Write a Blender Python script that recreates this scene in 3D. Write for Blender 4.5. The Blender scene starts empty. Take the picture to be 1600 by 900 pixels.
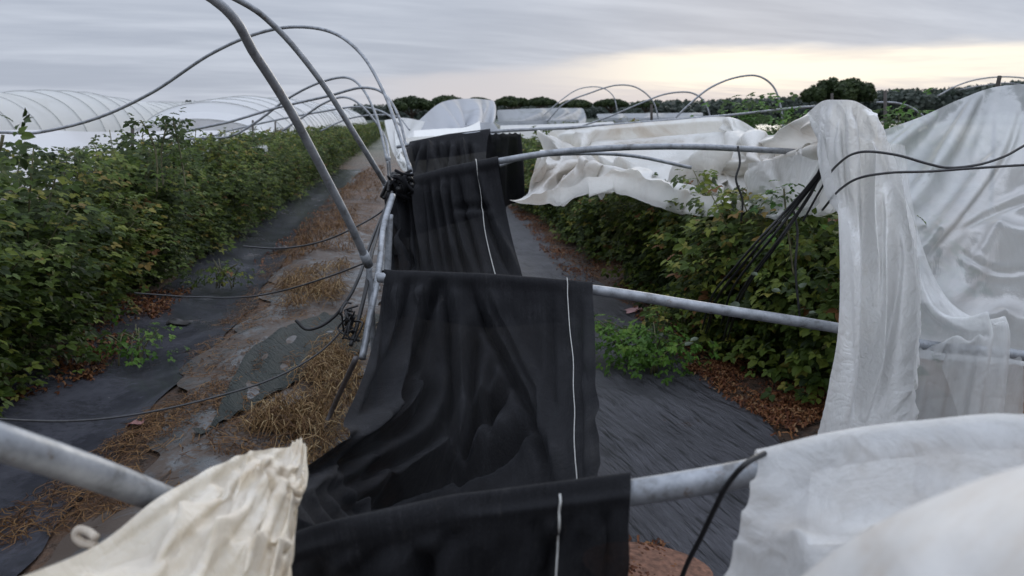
import bpy, math, random
import numpy as np
from mathutils import Vector, Matrix
R = math.radians
random.seed(7); rng = np.random.default_rng(7)

# ------------------------------------------------------------------ camera
scene = bpy.context.scene
F = 1200.0                                   # focal length in photo pixels (1600 wide)
PITCH, YAW, CAMZ = R(12.45), R(7.65), 2.0
cam_d = bpy.data.cameras.new('camera'); cam = bpy.data.objects.new('camera', cam_d)
scene.collection.objects.link(cam); scene.camera = cam
cam.location = (0, 0, CAMZ); cam.rotation_euler = (R(90) - PITCH, 0, -YAW)
cam_d.sensor_width = 36; cam_d.lens = 36 * F / 1600
cam_d.clip_start = 0.05; cam_d.clip_end = 6000
cam_d.dof.use_dof = True; cam_d.dof.focus_distance = 4.6; cam_d.dof.aperture_fstop = 2.8
CM = np.array(Matrix.LocRotScale(cam.location, cam.rotation_euler, (1, 1, 1)))

# ------------------------------------------------------------------ colour management
scene.view_settings.view_transform = 'Standard'; scene.view_settings.look = 'None'
scene.view_settings.gamma = 1; scene.view_settings.exposure = 0.12
scene.cycles.use_denoising = True
scene.cycles.transparent_max_bounces = 16
scene.cycles.max_bounces = 8

# ------------------------------------------------------------------ sky
SUN_AZ, SUN_EL = R(24), R(14)
world = bpy.data.worlds.new('World'); scene.world = world; world.use_nodes = True
NT = world.node_tree; NT.nodes.clear()
def mnode(nt, op, a, b=None, c=None, clamp=False):
    n = nt.nodes.new('ShaderNodeMath'); n.operation = op; n.use_clamp = clamp
    for i, v in enumerate((a, b, c)):
        if v is None: continue
        if isinstance(v, (int, float)): n.inputs[i].default_value = v
        else: nt.links.new(v, n.inputs[i])
    return n.outputs[0]
def sstep(nt, x, lo, hi):
    n = nt.nodes.new('ShaderNodeMapRange'); n.interpolation_type = 'SMOOTHSTEP'
    n.inputs[1].default_value = lo; n.inputs[2].default_value = hi
    nt.links.new(x, n.inputs[0]); return n.outputs[0]
def cmix(nt, f, a, b):
    n = nt.nodes.new('ShaderNodeMix'); n.data_type = 'RGBA'
    for i, v in ((0, f), (6, a), (7, b)):
        if isinstance(v, (int, float)): n.inputs[i].default_value = v
        elif isinstance(v, tuple): n.inputs[i].default_value = (*v[:3], 1)
        else: nt.links.new(v, n.inputs[i])
    return n.outputs[2]
def noise(nt, vec, scale, detail=4, rough=.55, dist=0.0):
    n = nt.nodes.new('ShaderNodeTexNoise'); n.inputs['Scale'].default_value = scale
    n.inputs['Detail'].default_value = detail; n.inputs['Roughness'].default_value = rough
    n.inputs['Distortion'].default_value = dist
    if vec is not None: nt.links.new(vec, n.inputs['Vector'])
    return n.outputs['Fac']
def mapping(nt, vec, scale=(1, 1, 1), rot=(0, 0, 0)):
    n = nt.nodes.new('ShaderNodeMapping'); n.inputs['Scale'].default_value = scale
    if any(rot):
        r_ = nt.nodes.new('ShaderNodeMapping'); r_.inputs['Rotation'].default_value = rot; nt.links.new(vec, r_.inputs['Vector']); vec = r_.outputs[0]
    nt.links.new(vec, n.inputs['Vector']); return n.outputs[0]
tc = NT.nodes.new('ShaderNodeTexCoord'); sp = NT.nodes.new('ShaderNodeSeparateXYZ')
NT.links.new(tc.outputs['Generated'], sp.inputs[0])
X, Y, Z = sp.outputs
az = mnode(NT, 'ARCTAN2', X, Y)
zz = mnode(NT, 'ADD', mnode(NT, 'MAXIMUM', Z, 0.0), 0.09)
cv = NT.nodes.new('ShaderNodeCombineXYZ')
NT.links.new(mnode(NT, 'DIVIDE', X, zz), cv.inputs[0]); NT.links.new(mnode(NT, 'DIVIDE', Y, zz), cv.inputs[1])
n1 = noise(NT, mapping(NT, cv.outputs[0], (.35, 1.0, 1), (0, 0, R(-18))), 0.75, 6, .58, .5)
n2 = noise(NT, mapping(NT, cv.outputs[0], (.5, 1.4, 1), (0, 0, R(-10))), 2.2, 5, .6, .3)
nn = mnode(NT, 'ADD', mnode(NT, 'MULTIPLY', n1, .7), mnode(NT, 'MULTIPLY', n2, .3))
cloud = cmix(NT, sstep(NT, nn, .36, .68), (.395, .437, .525), (.55, .595, .685))
# the cloud deck ends in a ragged edge near the horizon towards the sun, pale light beneath it
rag = mnode(NT, 'MULTIPLY', mnode(NT, 'SUBTRACT', noise(NT, mapping(NT, tc.outputs['Generated'], (1.2, 1.2, 9)), 3.2, 5, .6), .5), .045)
edge = mnode(NT, 'ADD', mnode(NT, 'MULTIPLY', sstep(NT, az, -.05, .42), .036), .050)
below = mnode(NT, 'SUBTRACT', mnode(NT, 'ADD', edge, rag), Z)
bf = mnode(NT, 'MULTIPLY', sstep(NT, below, -.008, .014), sstep(NT, az, -.14, .06))
warm = mnode(NT, 'MULTIPLY', sstep(NT, az, .10, .40), sstep(NT, mnode(NT, 'SUBTRACT', Z, mnode(NT, 'MULTIPLY', n2, .04)), .000, .034))
lowc = cmix(NT, warm, (.56, .555, .60), (1.0, .925, .80))
streak = sstep(NT, noise(NT, mapping(NT, tc.outputs['Generated'], (1, 1, 14)), 3.0, 4, .6), .50, .72)
lowc = cmix(NT, mnode(NT, 'MULTIPLY', streak, .55), lowc, (.56, .55, .59))
col = cmix(NT, bf, cloud, lowc)
zen = NT.nodes.new('ShaderNodeVectorMath'); zen.operation = 'SCALE'; NT.links.new(col, zen.inputs[0])   # an overcast sky is brightest overhead
NT.links.new(mnode(NT, 'ADD', mnode(NT, 'MULTIPLY', sstep(NT, Z, .25, .95), 2.0), 1.0), zen.inputs['Scale']); col = zen.outputs[0]
sky = NT.nodes.new('ShaderNodeTexSky'); sky.sky_type = 'NISHITA'; sky.sun_disc = False
sky.sun_elevation = SUN_EL; sky.sun_rotation = SUN_AZ
scl = NT.nodes.new('ShaderNodeVectorMath'); scl.operation = 'SCALE'; scl.inputs['Scale'].default_value = 10.0
NT.links.new(col, scl.inputs[0])
fin = cmix(NT, .975, sky.outputs[0], scl.outputs[0])
bg = NT.nodes.new('ShaderNodeBackground'); bg.inputs['Strength'].default_value = 0.1
wo = NT.nodes.new('ShaderNodeOutputWorld')
NT.links.new(fin, bg.inputs[0]); NT.links.new(bg.outputs[0], wo.inputs[0])
# ------------------------------------------------------------------ sun (behind thin cloud)
sl = bpy.data.lights.new('sun', 'SUN'); sl.energy = 0.7; sl.angle = R(22); sl.color = (1, .93, .82)
so = bpy.data.objects.new('sun', sl); scene.collection.objects.link(so)
sdir = Vector((math.sin(SUN_AZ) * math.cos(SUN_EL), math.cos(SUN_AZ) * math.cos(SUN_EL), math.sin(SUN_EL)))
so.rotation_euler = sdir.to_track_quat('Z', 'Y').to_euler()

# ------------------------------------------------------------------ helpers
COL = scene.collection
def P(px, py, d):
    """a place in the world: photo direction (px, py) at depth d metres"""
    v = CM @ np.array([(px - 800) / F * d, (450 - py) / F * d, -d, 1.0]); return v[:3]
def G(px, py, z=0.0):
    a = P(px, py, 1.0) - np.array([0, 0, CAMZ]); t = (z - CAMZ) / a[2]
    return np.array([0, 0, CAMZ]) + a * t
def PL(pts): return [P(*p) for p in pts]
def tag(o, label=None, cat=None, group=None, kind=None):
    if label: o['label'] = label
    if cat: o['category'] = cat
    if group: o['group'] = group
    if kind: o['kind'] = kind
    return o
def empty(name, loc=(0, 0, 0), rz=0):
    o = bpy.data.objects.new(name, None); COL.objects.link(o); o.location = loc; o.rotation_euler[2] = rz
    o.empty_display_size = .1; return o
def mesh_obj(name, verts, faces, mat, parent=None, smooth=True, uv=None, attr=None):
    me = bpy.data.meshes.new(name)
    me.from_pydata([tuple(map(float, v)) for v in verts], [], [tuple(map(int, f)) for f in faces])
    if smooth: me.polygons.foreach_set('use_smooth', [True] * len(me.polygons))
    if uv is not None:
        l = me.uv_layers.new(name='UVMap'); li = np.empty(len(me.loops), 'i'); me.loops.foreach_get('vertex_index', li)
        l.data.foreach_set('uv', np.asarray(uv, 'f')[li].ravel())
    if attr is not None:
        at = me.attributes.new('tone', 'FLOAT', 'POINT'); at.data.foreach_set('value', np.asarray(attr, 'f'))
    me.materials.append(mat); me.update()
    o = bpy.data.objects.new(name, me); COL.objects.link(o)
    if parent is not None:
        o.parent = parent
        o.matrix_parent_inverse = (Matrix.Translation(parent.location) @ Matrix.Rotation(parent.rotation_euler[2], 4, 'Z')).inverted()
    return o
def catmull(pts, n):
    p = np.asarray(pts, float); k = len(p)
    if k == 2: return p[0] + (p[1] - p[0]) * np.linspace(0, 1, n)[:, None].reshape((-1,) + (1,) * (p.ndim - 1))
    t = np.linspace(0, k - 1, n); i = np.minimum(t.astype(int), k - 2); f = (t - i).reshape((-1,) + (1,) * (p.ndim - 1))
    ext = np.concatenate([[2 * p[0] - p[1]], p, [2 * p[-1] - p[-2]]])
    a, b, c, d = ext[i], ext[i + 1], ext[i + 2], ext[i + 3]
    return .5 * (2 * b + (c - a) * f + (2 * a - 5 * b + 4 * c - d) * f ** 2 + (3 * b - a - 3 * c + d) * f ** 3)
def smooth_path_(pts, n):
    """centripetal curve through unevenly spaced points, so that pipes bend without kinks"""
    p = np.asarray(pts, float); p = np.concatenate([[2 * p[0] - p[1]], p, [2 * p[-1] - p[-2]]])
    t = np.concatenate([[0], np.cumsum(np.maximum(np.linalg.norm(np.diff(p, axis=0), axis=1), 1e-5) ** .5)])
    out = []; u = np.linspace(t[1], t[-2], n)
    for x in u:
        i = min(max(int(np.searchsorted(t, x, 'right')) - 1, 1), len(p) - 3); t0, t1, t2, t3 = t[i - 1:i + 3]; p0, p1, p2, p3 = p[i - 1:i + 3]
        a1 = (t1 - x) / (t1 - t0) * p0 + (x - t0) / (t1 - t0) * p1; a2 = (t2 - x) / (t2 - t1) * p1 + (x - t1) / (t2 - t1) * p2; a3 = (t3 - x) / (t3 - t2) * p2 + (x - t2) / (t3 - t2) * p3
        b1 = (t2 - x) / (t2 - t0) * a1 + (x - t0) / (t2 - t0) * a2; b2 = (t3 - x) / (t3 - t1) * a2 + (x - t1) / (t3 - t1) * a3
        out.append((t2 - x) / (t2 - t1) * b1 + (x - t1) / (t2 - t1) * b2)
    return np.array(out)
def tube_geo(pts, r, seg=10, cap=True, base=0):
    pts = np.asarray(pts, float); n = len(pts); r = np.broadcast_to(np.asarray(r, float), (n,))
    T = np.gradient(pts, axis=0); T /= np.linalg.norm(T, axis=1)[:, None] + 1e-9
    up = np.array([0, 0, 1.0]) if abs(T[0, 2]) < .9 else np.array([1.0, 0, 0])
    N = np.cross(T[0], up); N /= np.linalg.norm(N); V = []; Fc = []
    for i in range(n):
        N = N - T[i] * N.dot(T[i]); N /= np.linalg.norm(N); B = np.cross(T[i], N)
        for s in range(seg):
            a = 2 * math.pi * s / seg; V.append(pts[i] + r[i] * (math.cos(a) * N + math.sin(a) * B))
    for i in range(n - 1):
        for s in range(seg):
            a, b = i * seg + s, i * seg + (s + 1) % seg
            Fc.append((base + a, base + b, base + b + seg, base + a + seg))
    if cap:
        Fc.append(tuple(base + s for s in range(seg))[::-1]); Fc.append(tuple(base + (n - 1) * seg + s for s in range(seg)))
    return V, Fc
def tube(name, pts, r, mat, parent=None, seg=12, n=None, smooth_path=True):
    p = smooth_path_(pts, n or max(2, 11 * (len(pts) - 1) + 1)) if smooth_path else np.asarray(pts, float)
    V, Fc = tube_geo(p, r, seg); return mesh_obj(name, V, Fc, mat, parent)

# ------------------------------------------------------------------ materials
def newmat(name):
    m = bpy.data.materials.new(name); m.use_nodes = True; nt = m.node_tree
    return m, nt, nt.nodes['Principled BSDF'], nt.nodes['Material Output']
def objco(nt): return nt.nodes.new('ShaderNodeTexCoord').outputs['Object']
def ramp(nt, fac, stops):
    n = nt.nodes.new('ShaderNodeValToRGB'); nt.links.new(fac, n.inputs[0]); e = n.color_ramp.elements
    while len(e) < len(stops): e.new(.5)
    for k, (p, c) in enumerate(stops): e[k].position = p; e[k].color = (*c, 1)
    return n.outputs[0]
def bump(nt, h, strength, dist, prev=None):
    b = nt.nodes.new('ShaderNodeBump'); b.inputs['Strength'].default_value = strength; b.inputs['Distance'].default_value = dist
    nt.links.new(h, b.inputs['Height'])
    if prev is not None: nt.links.new(prev, b.inputs['Normal'])
    return b.outputs[0]
def mat_steel():
    m, nt, b, o = newmat('galvanised_steel'); c = objco(nt)
    n = noise(nt, c, 14, 5, .7); s = noise(nt, c, 70, 3, .6)
    k = ramp(nt, n, [(.30, (.13, .13, .13)), (.46, (.25, .265, .285)), (.70, (.37, .385, .41))])
    k = cmix(nt, mnode(nt, 'MULTIPLY', sstep(nt, noise(nt, c, 22, 5, .7), .60, .70), .7), k, (.13, .085, .055))
    nt.links.new(k, b.inputs['Base Color']); b.inputs['Metallic'].default_value = .35
    nt.links.new(mnode(nt, 'ADD', mnode(nt, 'MULTIPLY', s, .3), .32), b.inputs['Roughness'])
    nt.links.new(bump(nt, s, .12, .004), b.inputs['Normal']); return m
def mat_plain(name, col, rough=.6, var=.25, scale=20, metallic=0.0, bmp=.2):
    m, nt, b, o = newmat(name); c = objco(nt); n = noise(nt, c, scale, 5, .6)
    k = ramp(nt, n, [(.3, tuple(x * (1 - var) for x in col)), (.7, tuple(min(1, x * (1 + var)) for x in col))])
    nt.links.new(k, b.inputs['Base Color']); b.inputs['Roughness'].default_value = rough; b.inputs['Metallic'].default_value = metallic
    nt.links.new(bump(nt, n, bmp, .01), b.inputs['Normal']); return m
def mat_plastic(name, opacity=.8, tint=(.80, .81, .80), dirt=.4, dirt_col=(.34, .24, .14), crinkle=.5, cscale=6, dscale=1.3, transl=.45, rough=.45, gloss=.5):
    m, nt, b, o = newmat(name); nt.nodes.remove(b); c = objco(nt)
    d = sstep(nt, noise(nt, c, dscale, 7, .62, .6), .60 - .22 * dirt, .72 - .12 * dirt)
    fine = sstep(nt, noise(nt, c, dscale * 9, 6, .7), .5, .75)
    dd = mnode(nt, 'MULTIPLY', mnode(nt, 'ADD', mnode(nt, 'MULTIPLY', d, .75), mnode(nt, 'MULTIPLY', fine, .25)), min(1, dirt * 1.3))
    sa = nt.nodes.new('ShaderNodeAttribute'); sa.attribute_name = 'tone'
    dd = mnode(nt, 'MAXIMUM', dd, mnode(nt, 'MULTIPLY', sa.outputs['Fac'], mnode(nt, 'ADD', mnode(nt, 'MULTIPLY', fine, .5), .5)))
    k = cmix(nt, dd, tint, dirt_col)
    cr = noise(nt, mapping(nt, c, (1, 1, .35)), cscale, 7, .68, 1.2); cr2 = noise(nt, c, cscale * 7, 4, .6, .6)
    vo = nt.nodes.new('ShaderNodeTexVoronoi'); vo.feature = 'DISTANCE_TO_EDGE'; vo.inputs['Scale'].default_value = cscale * 1.1
    wv = nt.nodes.new('ShaderNodeVectorMath'); wv.operation = 'ADD'
    nz = nt.nodes.new('ShaderNodeTexNoise'); nz.inputs['Scale'].default_value = 3
    nt.links.new(c, nz.inputs['Vector']); nt.links.new(c, wv.inputs[0]); nt.links.new(nz.outputs['Color'], wv.inputs[1])
    nt.links.new(wv.outputs[0], vo.inputs['Vector'])
    crs = sstep(nt, vo.outputs['Distance'], 0, .22)
    nb = bump(nt, crs, crinkle * .35, .02); nb = bump(nt, cr, crinkle, .05, nb); nb = bump(nt, cr2, crinkle * .5, .006, nb)
    df = nt.nodes.new('ShaderNodeBsdfDiffuse'); tr = nt.nodes.new('ShaderNodeBsdfTranslucent'); gl = nt.nodes.new('ShaderNodeBsdfGlossy')
    tp = nt.nodes.new('ShaderNodeBsdfTransparent'); gl.inputs['Roughness'].default_value = rough
    for x in (df, tr, gl): nt.links.new(nb, x.inputs['Normal'])
    for x in (df, tr): nt.links.new(k, x.inputs['Color'])
    def mx(f, a, bb):
        s = nt.nodes.new('ShaderNodeMixShader')
        if isinstance(f, float): s.inputs[0].default_value = f
        else: nt.links.new(f, s.inputs[0])
        nt.links.new(a, s.inputs[1]); nt.links.new(bb, s.inputs[2]); return s.outputs[0]
    body = mx(transl, df.outputs[0], tr.outputs[0])
    fr = nt.nodes.new('ShaderNodeFresnel'); fr.inputs['IOR'].default_value = 1.45; nt.links.new(nb, fr.inputs['Normal'])
    body = mx(mnode(nt, 'MULTIPLY', fr.outputs[0], gloss), body, gl.outputs[0])
    if opacity < 1:
        a = mnode(nt, 'ADD', mnode(nt, 'MULTIPLY', mnode(nt, 'SUBTRACT', cr, .5), .5), opacity, clamp=True)
        a = mnode(nt, 'MAXIMUM', a, mnode(nt, 'MULTIPLY', dd, .95))
        body = mx(a, tp.outputs[0], body)
    nt.links.new(body, o.inputs[0]); return m
def mat_net():
    m, nt, b, o = newmat('black_shade_netting'); uvn = nt.nodes.new('ShaderNodeTexCoord').outputs['UV']
    w1 = nt.nodes.new('ShaderNodeTexWave'); w1.inputs['Scale'].default_value = 55; w1.bands_direction = 'X'; w1.inputs['Distortion'].default_value = .6
    w2 = nt.nodes.new('ShaderNodeTexWave'); w2.inputs['Scale'].default_value = 55; w2.bands_direction = 'Y'; w2.inputs['Distortion'].default_value = .8
    nt.links.new(uvn, w1.inputs[0]); nt.links.new(uvn, w2.inputs[0])
    w = mnode(nt, 'MULTIPLY', w1.outputs['Fac'], w2.outputs['Fac'])
    streak = noise(nt, mapping(nt, uvn, (22, 3.0, 1)), 2.0, 6, .7); blot = noise(nt, uvn, 3.2, 5, .6)
    t = mnode(nt, 'ADD', mnode(nt, 'MULTIPLY', streak, .55), mnode(nt, 'MULTIPLY', blot, .45))
    k = ramp(nt, t, [(.34, (.008, .0083, .010)), (.52, (.014, .0145, .017)), (.72, (.042, .042, .047))])
    gr_ = noise(nt, mapping(nt, uvn, (1.6, 1, 1)), 130, 3, .7); cr_ = noise(nt, mapping(nt, uvn, (1, .5, 1)), 14, 6, .7, 1.5)
    k = cmix(nt, sstep(nt, gr_, .40, .62), k, (.005, .005, .006))
    k = cmix(nt, mnode(nt, 'MULTIPLY', sstep(nt, gr_, .60, .72), .55), k, (.062, .062, .068))
    k = cmix(nt, mnode(nt, 'MULTIPLY', sstep(nt, cr_, .60, .74), .5), k, (.060, .056, .052))
    k = cmix(nt, mnode(nt, 'MULTIPLY', w, .4), k, (.006, .006, .007))
    nt.links.new(k, b.inputs['Base Color']); b.inputs['Roughness'].default_value = .85
    b.inputs['Specular IOR Level'].default_value = .16
    b.inputs['Sheen Weight'].default_value = .04; b.inputs['Sheen Roughness'].default_value = .5; b.inputs['Sheen Tint'].default_value = (.6, .62, .7, 1)
    nt.links.new(bump(nt, cr_, .55, .02, bump(nt, gr_, .6, .004, bump(nt, w, .5, .003))), b.inputs['Normal'])
    tp = nt.nodes.new('ShaderNodeBsdfTransparent'); s = nt.nodes.new('ShaderNodeMixShader')
    nt.links.new(mnode(nt, 'ADD', mnode(nt, 'MULTIPLY', streak, .12), .91, clamp=True), s.inputs[0])
    nt.links.new(tp.outputs[0], s.inputs[1]); nt.links.new(b.outputs[0], s.inputs[2]); nt.links.new(s.outputs[0], o.inputs[0])
    return m
def mat_leaf(name, stops, under=(.16, .20, .13)):
    m, nt, b, o = newmat(name)
    at = nt.nodes.new('ShaderNodeAttribute'); at.attribute_name = 'tone'
    oi = nt.nodes.new('ShaderNodeObjectInfo')
    t = mnode(nt, 'ADD', at.outputs['Fac'], mnode(nt, 'MULTIPLY', mnode(nt, 'SUBTRACT', oi.outputs['Random'], .5), .12), clamp=True)
    k = ramp(nt, t, stops)
    ge = nt.nodes.new('ShaderNodeNewGeometry'); k2 = cmix(nt, mnode(nt, 'MULTIPLY', ge.outputs['Backfacing'], .55), k, under)
    nt.links.new(k2, b.inputs['Base Color']); b.inputs['Roughness'].default_value = .55; b.inputs['Specular IOR Level'].default_value = .22
    tr = nt.nodes.new('ShaderNodeBsdfTranslucent'); nt.links.new(k2, tr.inputs[0])
    s = nt.nodes.new('ShaderNodeMixShader'); s.inputs[0].default_value = .3
    nt.links.new(b.outputs[0], s.inputs[1]); nt.links.new(tr.outputs[0], s.inputs[2]); nt.links.new(s.outputs[0], o.inputs[0]); return m
STEEL = mat_steel()
NET = mat_net()
BLACK = mat_plain('black_rubber', (.012, .012, .013), .5, .4, 40)
WIRE = mat_plain('dark_wire', (.03, .03, .032), .45, .4, 60)
WOOD = mat_plain('weathered_wood', (.05, .042, .036), .8, .4, 30)
BARK = mat_plain('bark', (.07, .05, .038), .9, .4, 12, bmp=.6)
CORD = mat_plain('white_cord', (.40, .40, .38), .6, .2, 50)
CANE = mat_plain('cane', (.09, .085, .035), .6, .5, 25)
LEAF = mat_leaf('raspberry_leaf', [(0, (.014, .026, .006)), (.28, (.044, .074, .012)), (.55, (.088, .130, .020)), (.8, (.165, .190, .030)), (.92, (.24, .20, .045)), (1, (.16, .075, .028))])
LEAFB = mat_leaf('bright_leaf', [(0, (.035, .085, .014)), (.5, (.075, .16, .022)), (1, (.13, .22, .035))])
PINE = mat_leaf('pine_needle', [(0, (.022, .036, .016)), (.5, (.042, .064, .024)), (1, (.075, .098, .036))], (.03, .045, .02))
FARLEAF = mat_leaf('hazed_foliage', [(0, (.040, .052, .046)), (.5, (.062, .078, .066)), (1, (.095, .110, .090))], (.06, .08, .06))  # distance haze put into the leaf colours: greyed, with little contrast
PL_WHITE = mat_plastic('milky_plastic', 1.02, (.82, .82, .80), .30, (.52, .46, .36), .5, 9)
PL_CLEAR = mat_plastic('translucent_plastic', .70, (.50, .53, .535), .25, (.40, .38, .32), .25, 1.6, gloss=.35)
PL_VEIL = mat_plastic('thin_plastic_veil', .52, (.76, .79, .80), .1, (.40, .36, .28), .4, 4)
PL_STRAND = mat_plastic('bunched_plastic', .55, (.82, .83, .82), .15, (.40, .38, .26), .4, 4)
PL_DIRTY = mat_plastic('muddy_plastic', 1.0, (.82, .81, .775), .45, (.42, .30, .18), .35, 3, 1.1, gloss=.2)
PL_NEAR = mat_plastic('thick_plastic', .70, (.77, .765, .74), .6, (.50, .43, .35), .45, 6.0, 1.9, rough=.6, gloss=.25)
PL_TUNNEL = mat_plastic('tunnel_plastic', 1.0, (.82, .825, .81), .3, (.52, .52, .46), .2, .6, .25, gloss=.12)
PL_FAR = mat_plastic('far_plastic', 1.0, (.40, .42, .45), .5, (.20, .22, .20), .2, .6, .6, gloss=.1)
PL_CREAM = mat_plastic('cream_sheeting', 1.0, (.84, .76, .62), .62, (.56, .42, .25), .40, 11, 2.6, .3, .6, .25)
STRAW = mat_leaf('straw', [(0, (.06, .030, .014)), (.4, (.15, .080, .032)), (.8, (.28, .18, .080)), (1, (.44, .33, .18))], (.2, .13, .06))
STRAWD = mat_leaf('dark_straw', [(0, (.05, .025, .012)), (.5, (.13, .062, .026)), (1, (.26, .15, .06))], (.12, .07, .03))
LITTER = mat_leaf('leaf_litter', [(0, (.06, .022, .012)), (.5, (.17, .062, .027)), (.85, (.27, .13, .055)), (1, (.34, .22, .12))], (.15, .07, .03))

# ------------------------------------------------------------------ ground
def gz(x, y):
    x = np.asarray(x, float); y = np.asarray(y, float)
    b = .035 * np.sin(x * 1.9 + .7 * np.sin(y * .8)) + .025 * np.sin(y * 1.3 + x * .7) + .015 * np.sin(x * 5.1 + y * 3.3) * np.cos(y * 4.1)
    fur = -.10 * np.exp(-((x + 2.25) / .45) ** 2) + .10 * np.exp(-((x + 1.15) / .5) ** 2) - .05 * np.exp(-((x - 1.6) / .6) ** 2) + .12 * np.exp(-((x - 3.3) / .7) ** 2) + .10 * np.exp(-((x + 3.4) / .6) ** 2)
    fade = np.clip((40 - y) / 25, 0, 1)
    return (b + fur) * fade
def grid_obj(name, xs, ys, zoff, mat, zfun=gz, extra=None):
    Xg, Yg = np.meshgrid(xs, ys); Zg = zfun(Xg, Yg) + zoff
    if extra is not None: Xg, Zg = extra(Xg, Yg, Zg)
    V = np.stack([Xg, Yg, Zg], -1).reshape(-1, 3); nx = len(xs)
    Fc = [(j * nx + i, j * nx + i + 1, (j + 1) * nx + i + 1, (j + 1) * nx + i) for j in range(len(ys) - 1) for i in range(nx - 1)]
    return mesh_obj(name, V, Fc, mat)
def mat_ground():
    m, nt, b, o = newmat('wet_soil'); c = objco(nt)
    a = noise(nt, c, .9, 7, .65, .4); f = noise(nt, c, 11, 7, .7); g = noise(nt, c, 48, 4, .7)
    soil = ramp(nt, mnode(nt, 'ADD', mnode(nt, 'MULTIPLY', a, .45), mnode(nt, 'MULTIPLY', f, .55)),
                [(.36, (.026, .018, .013)), (.48, (.066, .040, .026)), (.58, (.115, .062, .034)), (.70, (.16, .115, .075))])
    sp_ = nt.nodes.new('ShaderNodeSeparateXYZ'); nt.links.new(c, sp_.inputs[0])
    far = sstep(nt, sp_.outputs[1], 25, 60)
    k = cmix(nt, far, soil, ramp(nt, noise(nt, c, .08, 6, .7), [(.4, (.045, .055, .03)), (.6, (.10, .10, .065))]))
    nt.links.new(k, b.inputs['Base Color'])
    nt.links.new(ramp(nt, f, [(.42, (.25, .25, .25)), (.55, (.8, .8, .8))]), b.inputs['Roughness'])
    nt.links.new(bump(nt, mnode(nt, 'ADD', f, mnode(nt, 'MULTIPLY', g, .4)), .8, .05), b.inputs['Normal']); return m
def mat_film(name, c0, c1, mud, rough=.25, ang=0, dirty=.5, streaky=0.0):
    m, nt, b, o = newmat(name); c = objco(nt)
    a = noise(nt, c, 2.2, 6, .6, .5); f = noise(nt, c, 16, 6, .7)
    st = noise(nt, mapping(nt, c, (1.0, 11, 1), (0, 0, ang)), 2.4, 6, .62, .9)
    st2 = noise(nt, mapping(nt, c, (2.2, 46, 1), (0, 0, ang + .1)), 1.5, 5, .65, .5)
    k = cmix(nt, sstep(nt, mnode(nt, 'ADD', mnode(nt, 'MULTIPLY', a, .6), mnode(nt, 'MULTIPLY', f, .4)), .36, .66), c0, c1)
    if streaky:
        s = mnode(nt, 'MULTIPLY', sstep(nt, mnode(nt, 'ADD', mnode(nt, 'MULTIPLY', st, .62), mnode(nt, 'MULTIPLY', st2, .38)), .53, .60), streaky)
        k = cmix(nt, s, k, (.004, .004, .005))
    md = sstep(nt, mnode(nt, 'ADD', mnode(nt, 'MULTIPLY', noise(nt, c, 1.7, 7, .7, .7), .7), mnode(nt, 'MULTIPLY', f, .3)), .62 - .16 * dirty, .68 - .12 * dirty)
    k = cmix(nt, mnode(nt, 'MULTIPLY', md, .85), k, mud)
    nt.links.new(k, b.inputs['Base Color'])
    nt.links.new(mnode(nt, 'ADD', mnode(nt, 'MULTIPLY', md, .35), mnode(nt, 'ADD', mnode(nt, 'MULTIPLY', f, .16), rough)), b.inputs['Roughness'])
    nb = bump(nt, a, .35, .04); nb = bump(nt, f, .22 if rough < .1 else .4, .010, nb)
    if streaky: nb = bump(nt, mnode(nt, 'ADD', st, mnode(nt, 'MULTIPLY', st2, .5)), .9, .04, nb)
    nt.links.new(nb, b.inputs['Normal']); return m
xs = np.concatenate([[-2500, -900, -300, -100, -45, -20, -12], np.arange(-8, 8.01, .2), [12, 20, 45, 100, 300, 900, 2500]])
ys = np.concatenate([[-300, -40, -10], np.arange(-3, 20, .2), np.arange(20, 46, 2), [60, 90, 150, 300, 700, 1500, 4500]])
tag(grid_obj('ground', xs, ys, 0, mat_ground()), kind='structure')

def ragged(amp, freq, seed):
    def f(Xg, Yg, Zg):
        w = Xg.shape[1]; r = np.random.default_rng(seed); ph = r.uniform(0, 6, 4)
        for side in (0, 1):
            off = amp * (np.sin(Yg[:, 0] * freq + ph[side]) + .5 * np.sin(Yg[:, 0] * freq * 2.7 + ph[side + 1]) + .35 * np.sin(Yg[:, 0] * freq * 7.1 + ph[side + 2]))
            wt = np.linspace(1, 0, w) ** 2 if side == 0 else np.linspace(0, 1, w) ** 2
            Xg = Xg + off[:, None] * wt[None]
        return Xg, gz(Xg, Yg) + (Zg - gz(Xg * 0 + Xg, Yg)) * 0 + f.zoff
    return f
def strip(name, x0, x1, y0, y1, zoff, mat, amp, freq, seed, step=.08, crk=.012):
    e = ragged(amp, freq, seed); e.zoff = zoff
    def ex(Xg, Yg, Zg):
        Xn, Zn = e(Xg, Yg, Zg)
        Zn = Zn + crk * (np.abs(np.sin(Xn * 9 + 2 * np.sin(Yg * 2.3))) * np.abs(np.sin(Yg * 5 + Xn * 3))) 
        return Xn, Zn
    return grid_obj(name, np.arange(x0, x1 + .001, step), np.concatenate([np.arange(y0, min(y1, 12), step), np.arange(12, y1, .4)]), 0, mat, extra=ex)
FILM = mat_film('grey_mulch_film', (.040, .041, .050), (.085, .086, .102), (.050, .036, .028), .05, dirty=.35)
WEED = mat_film('black_woven_groundcover', (.050, .050, .057), (.088, .088, .100), (.045, .028, .022), .34, ang=R(74), dirty=.12, streaky=.95)
MUDF = mat_film('muddy_grey_film', (.050, .053, .056), (.092, .096, .098), (.058, .036, .022), .20, dirty=1.2)
GREENF = mat_film('dark_green_film', (.006, .011, .008), (.012, .019, .015), (.035, .026, .018), .55, ang=R(60), dirty=.25, streaky=.7)
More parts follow.
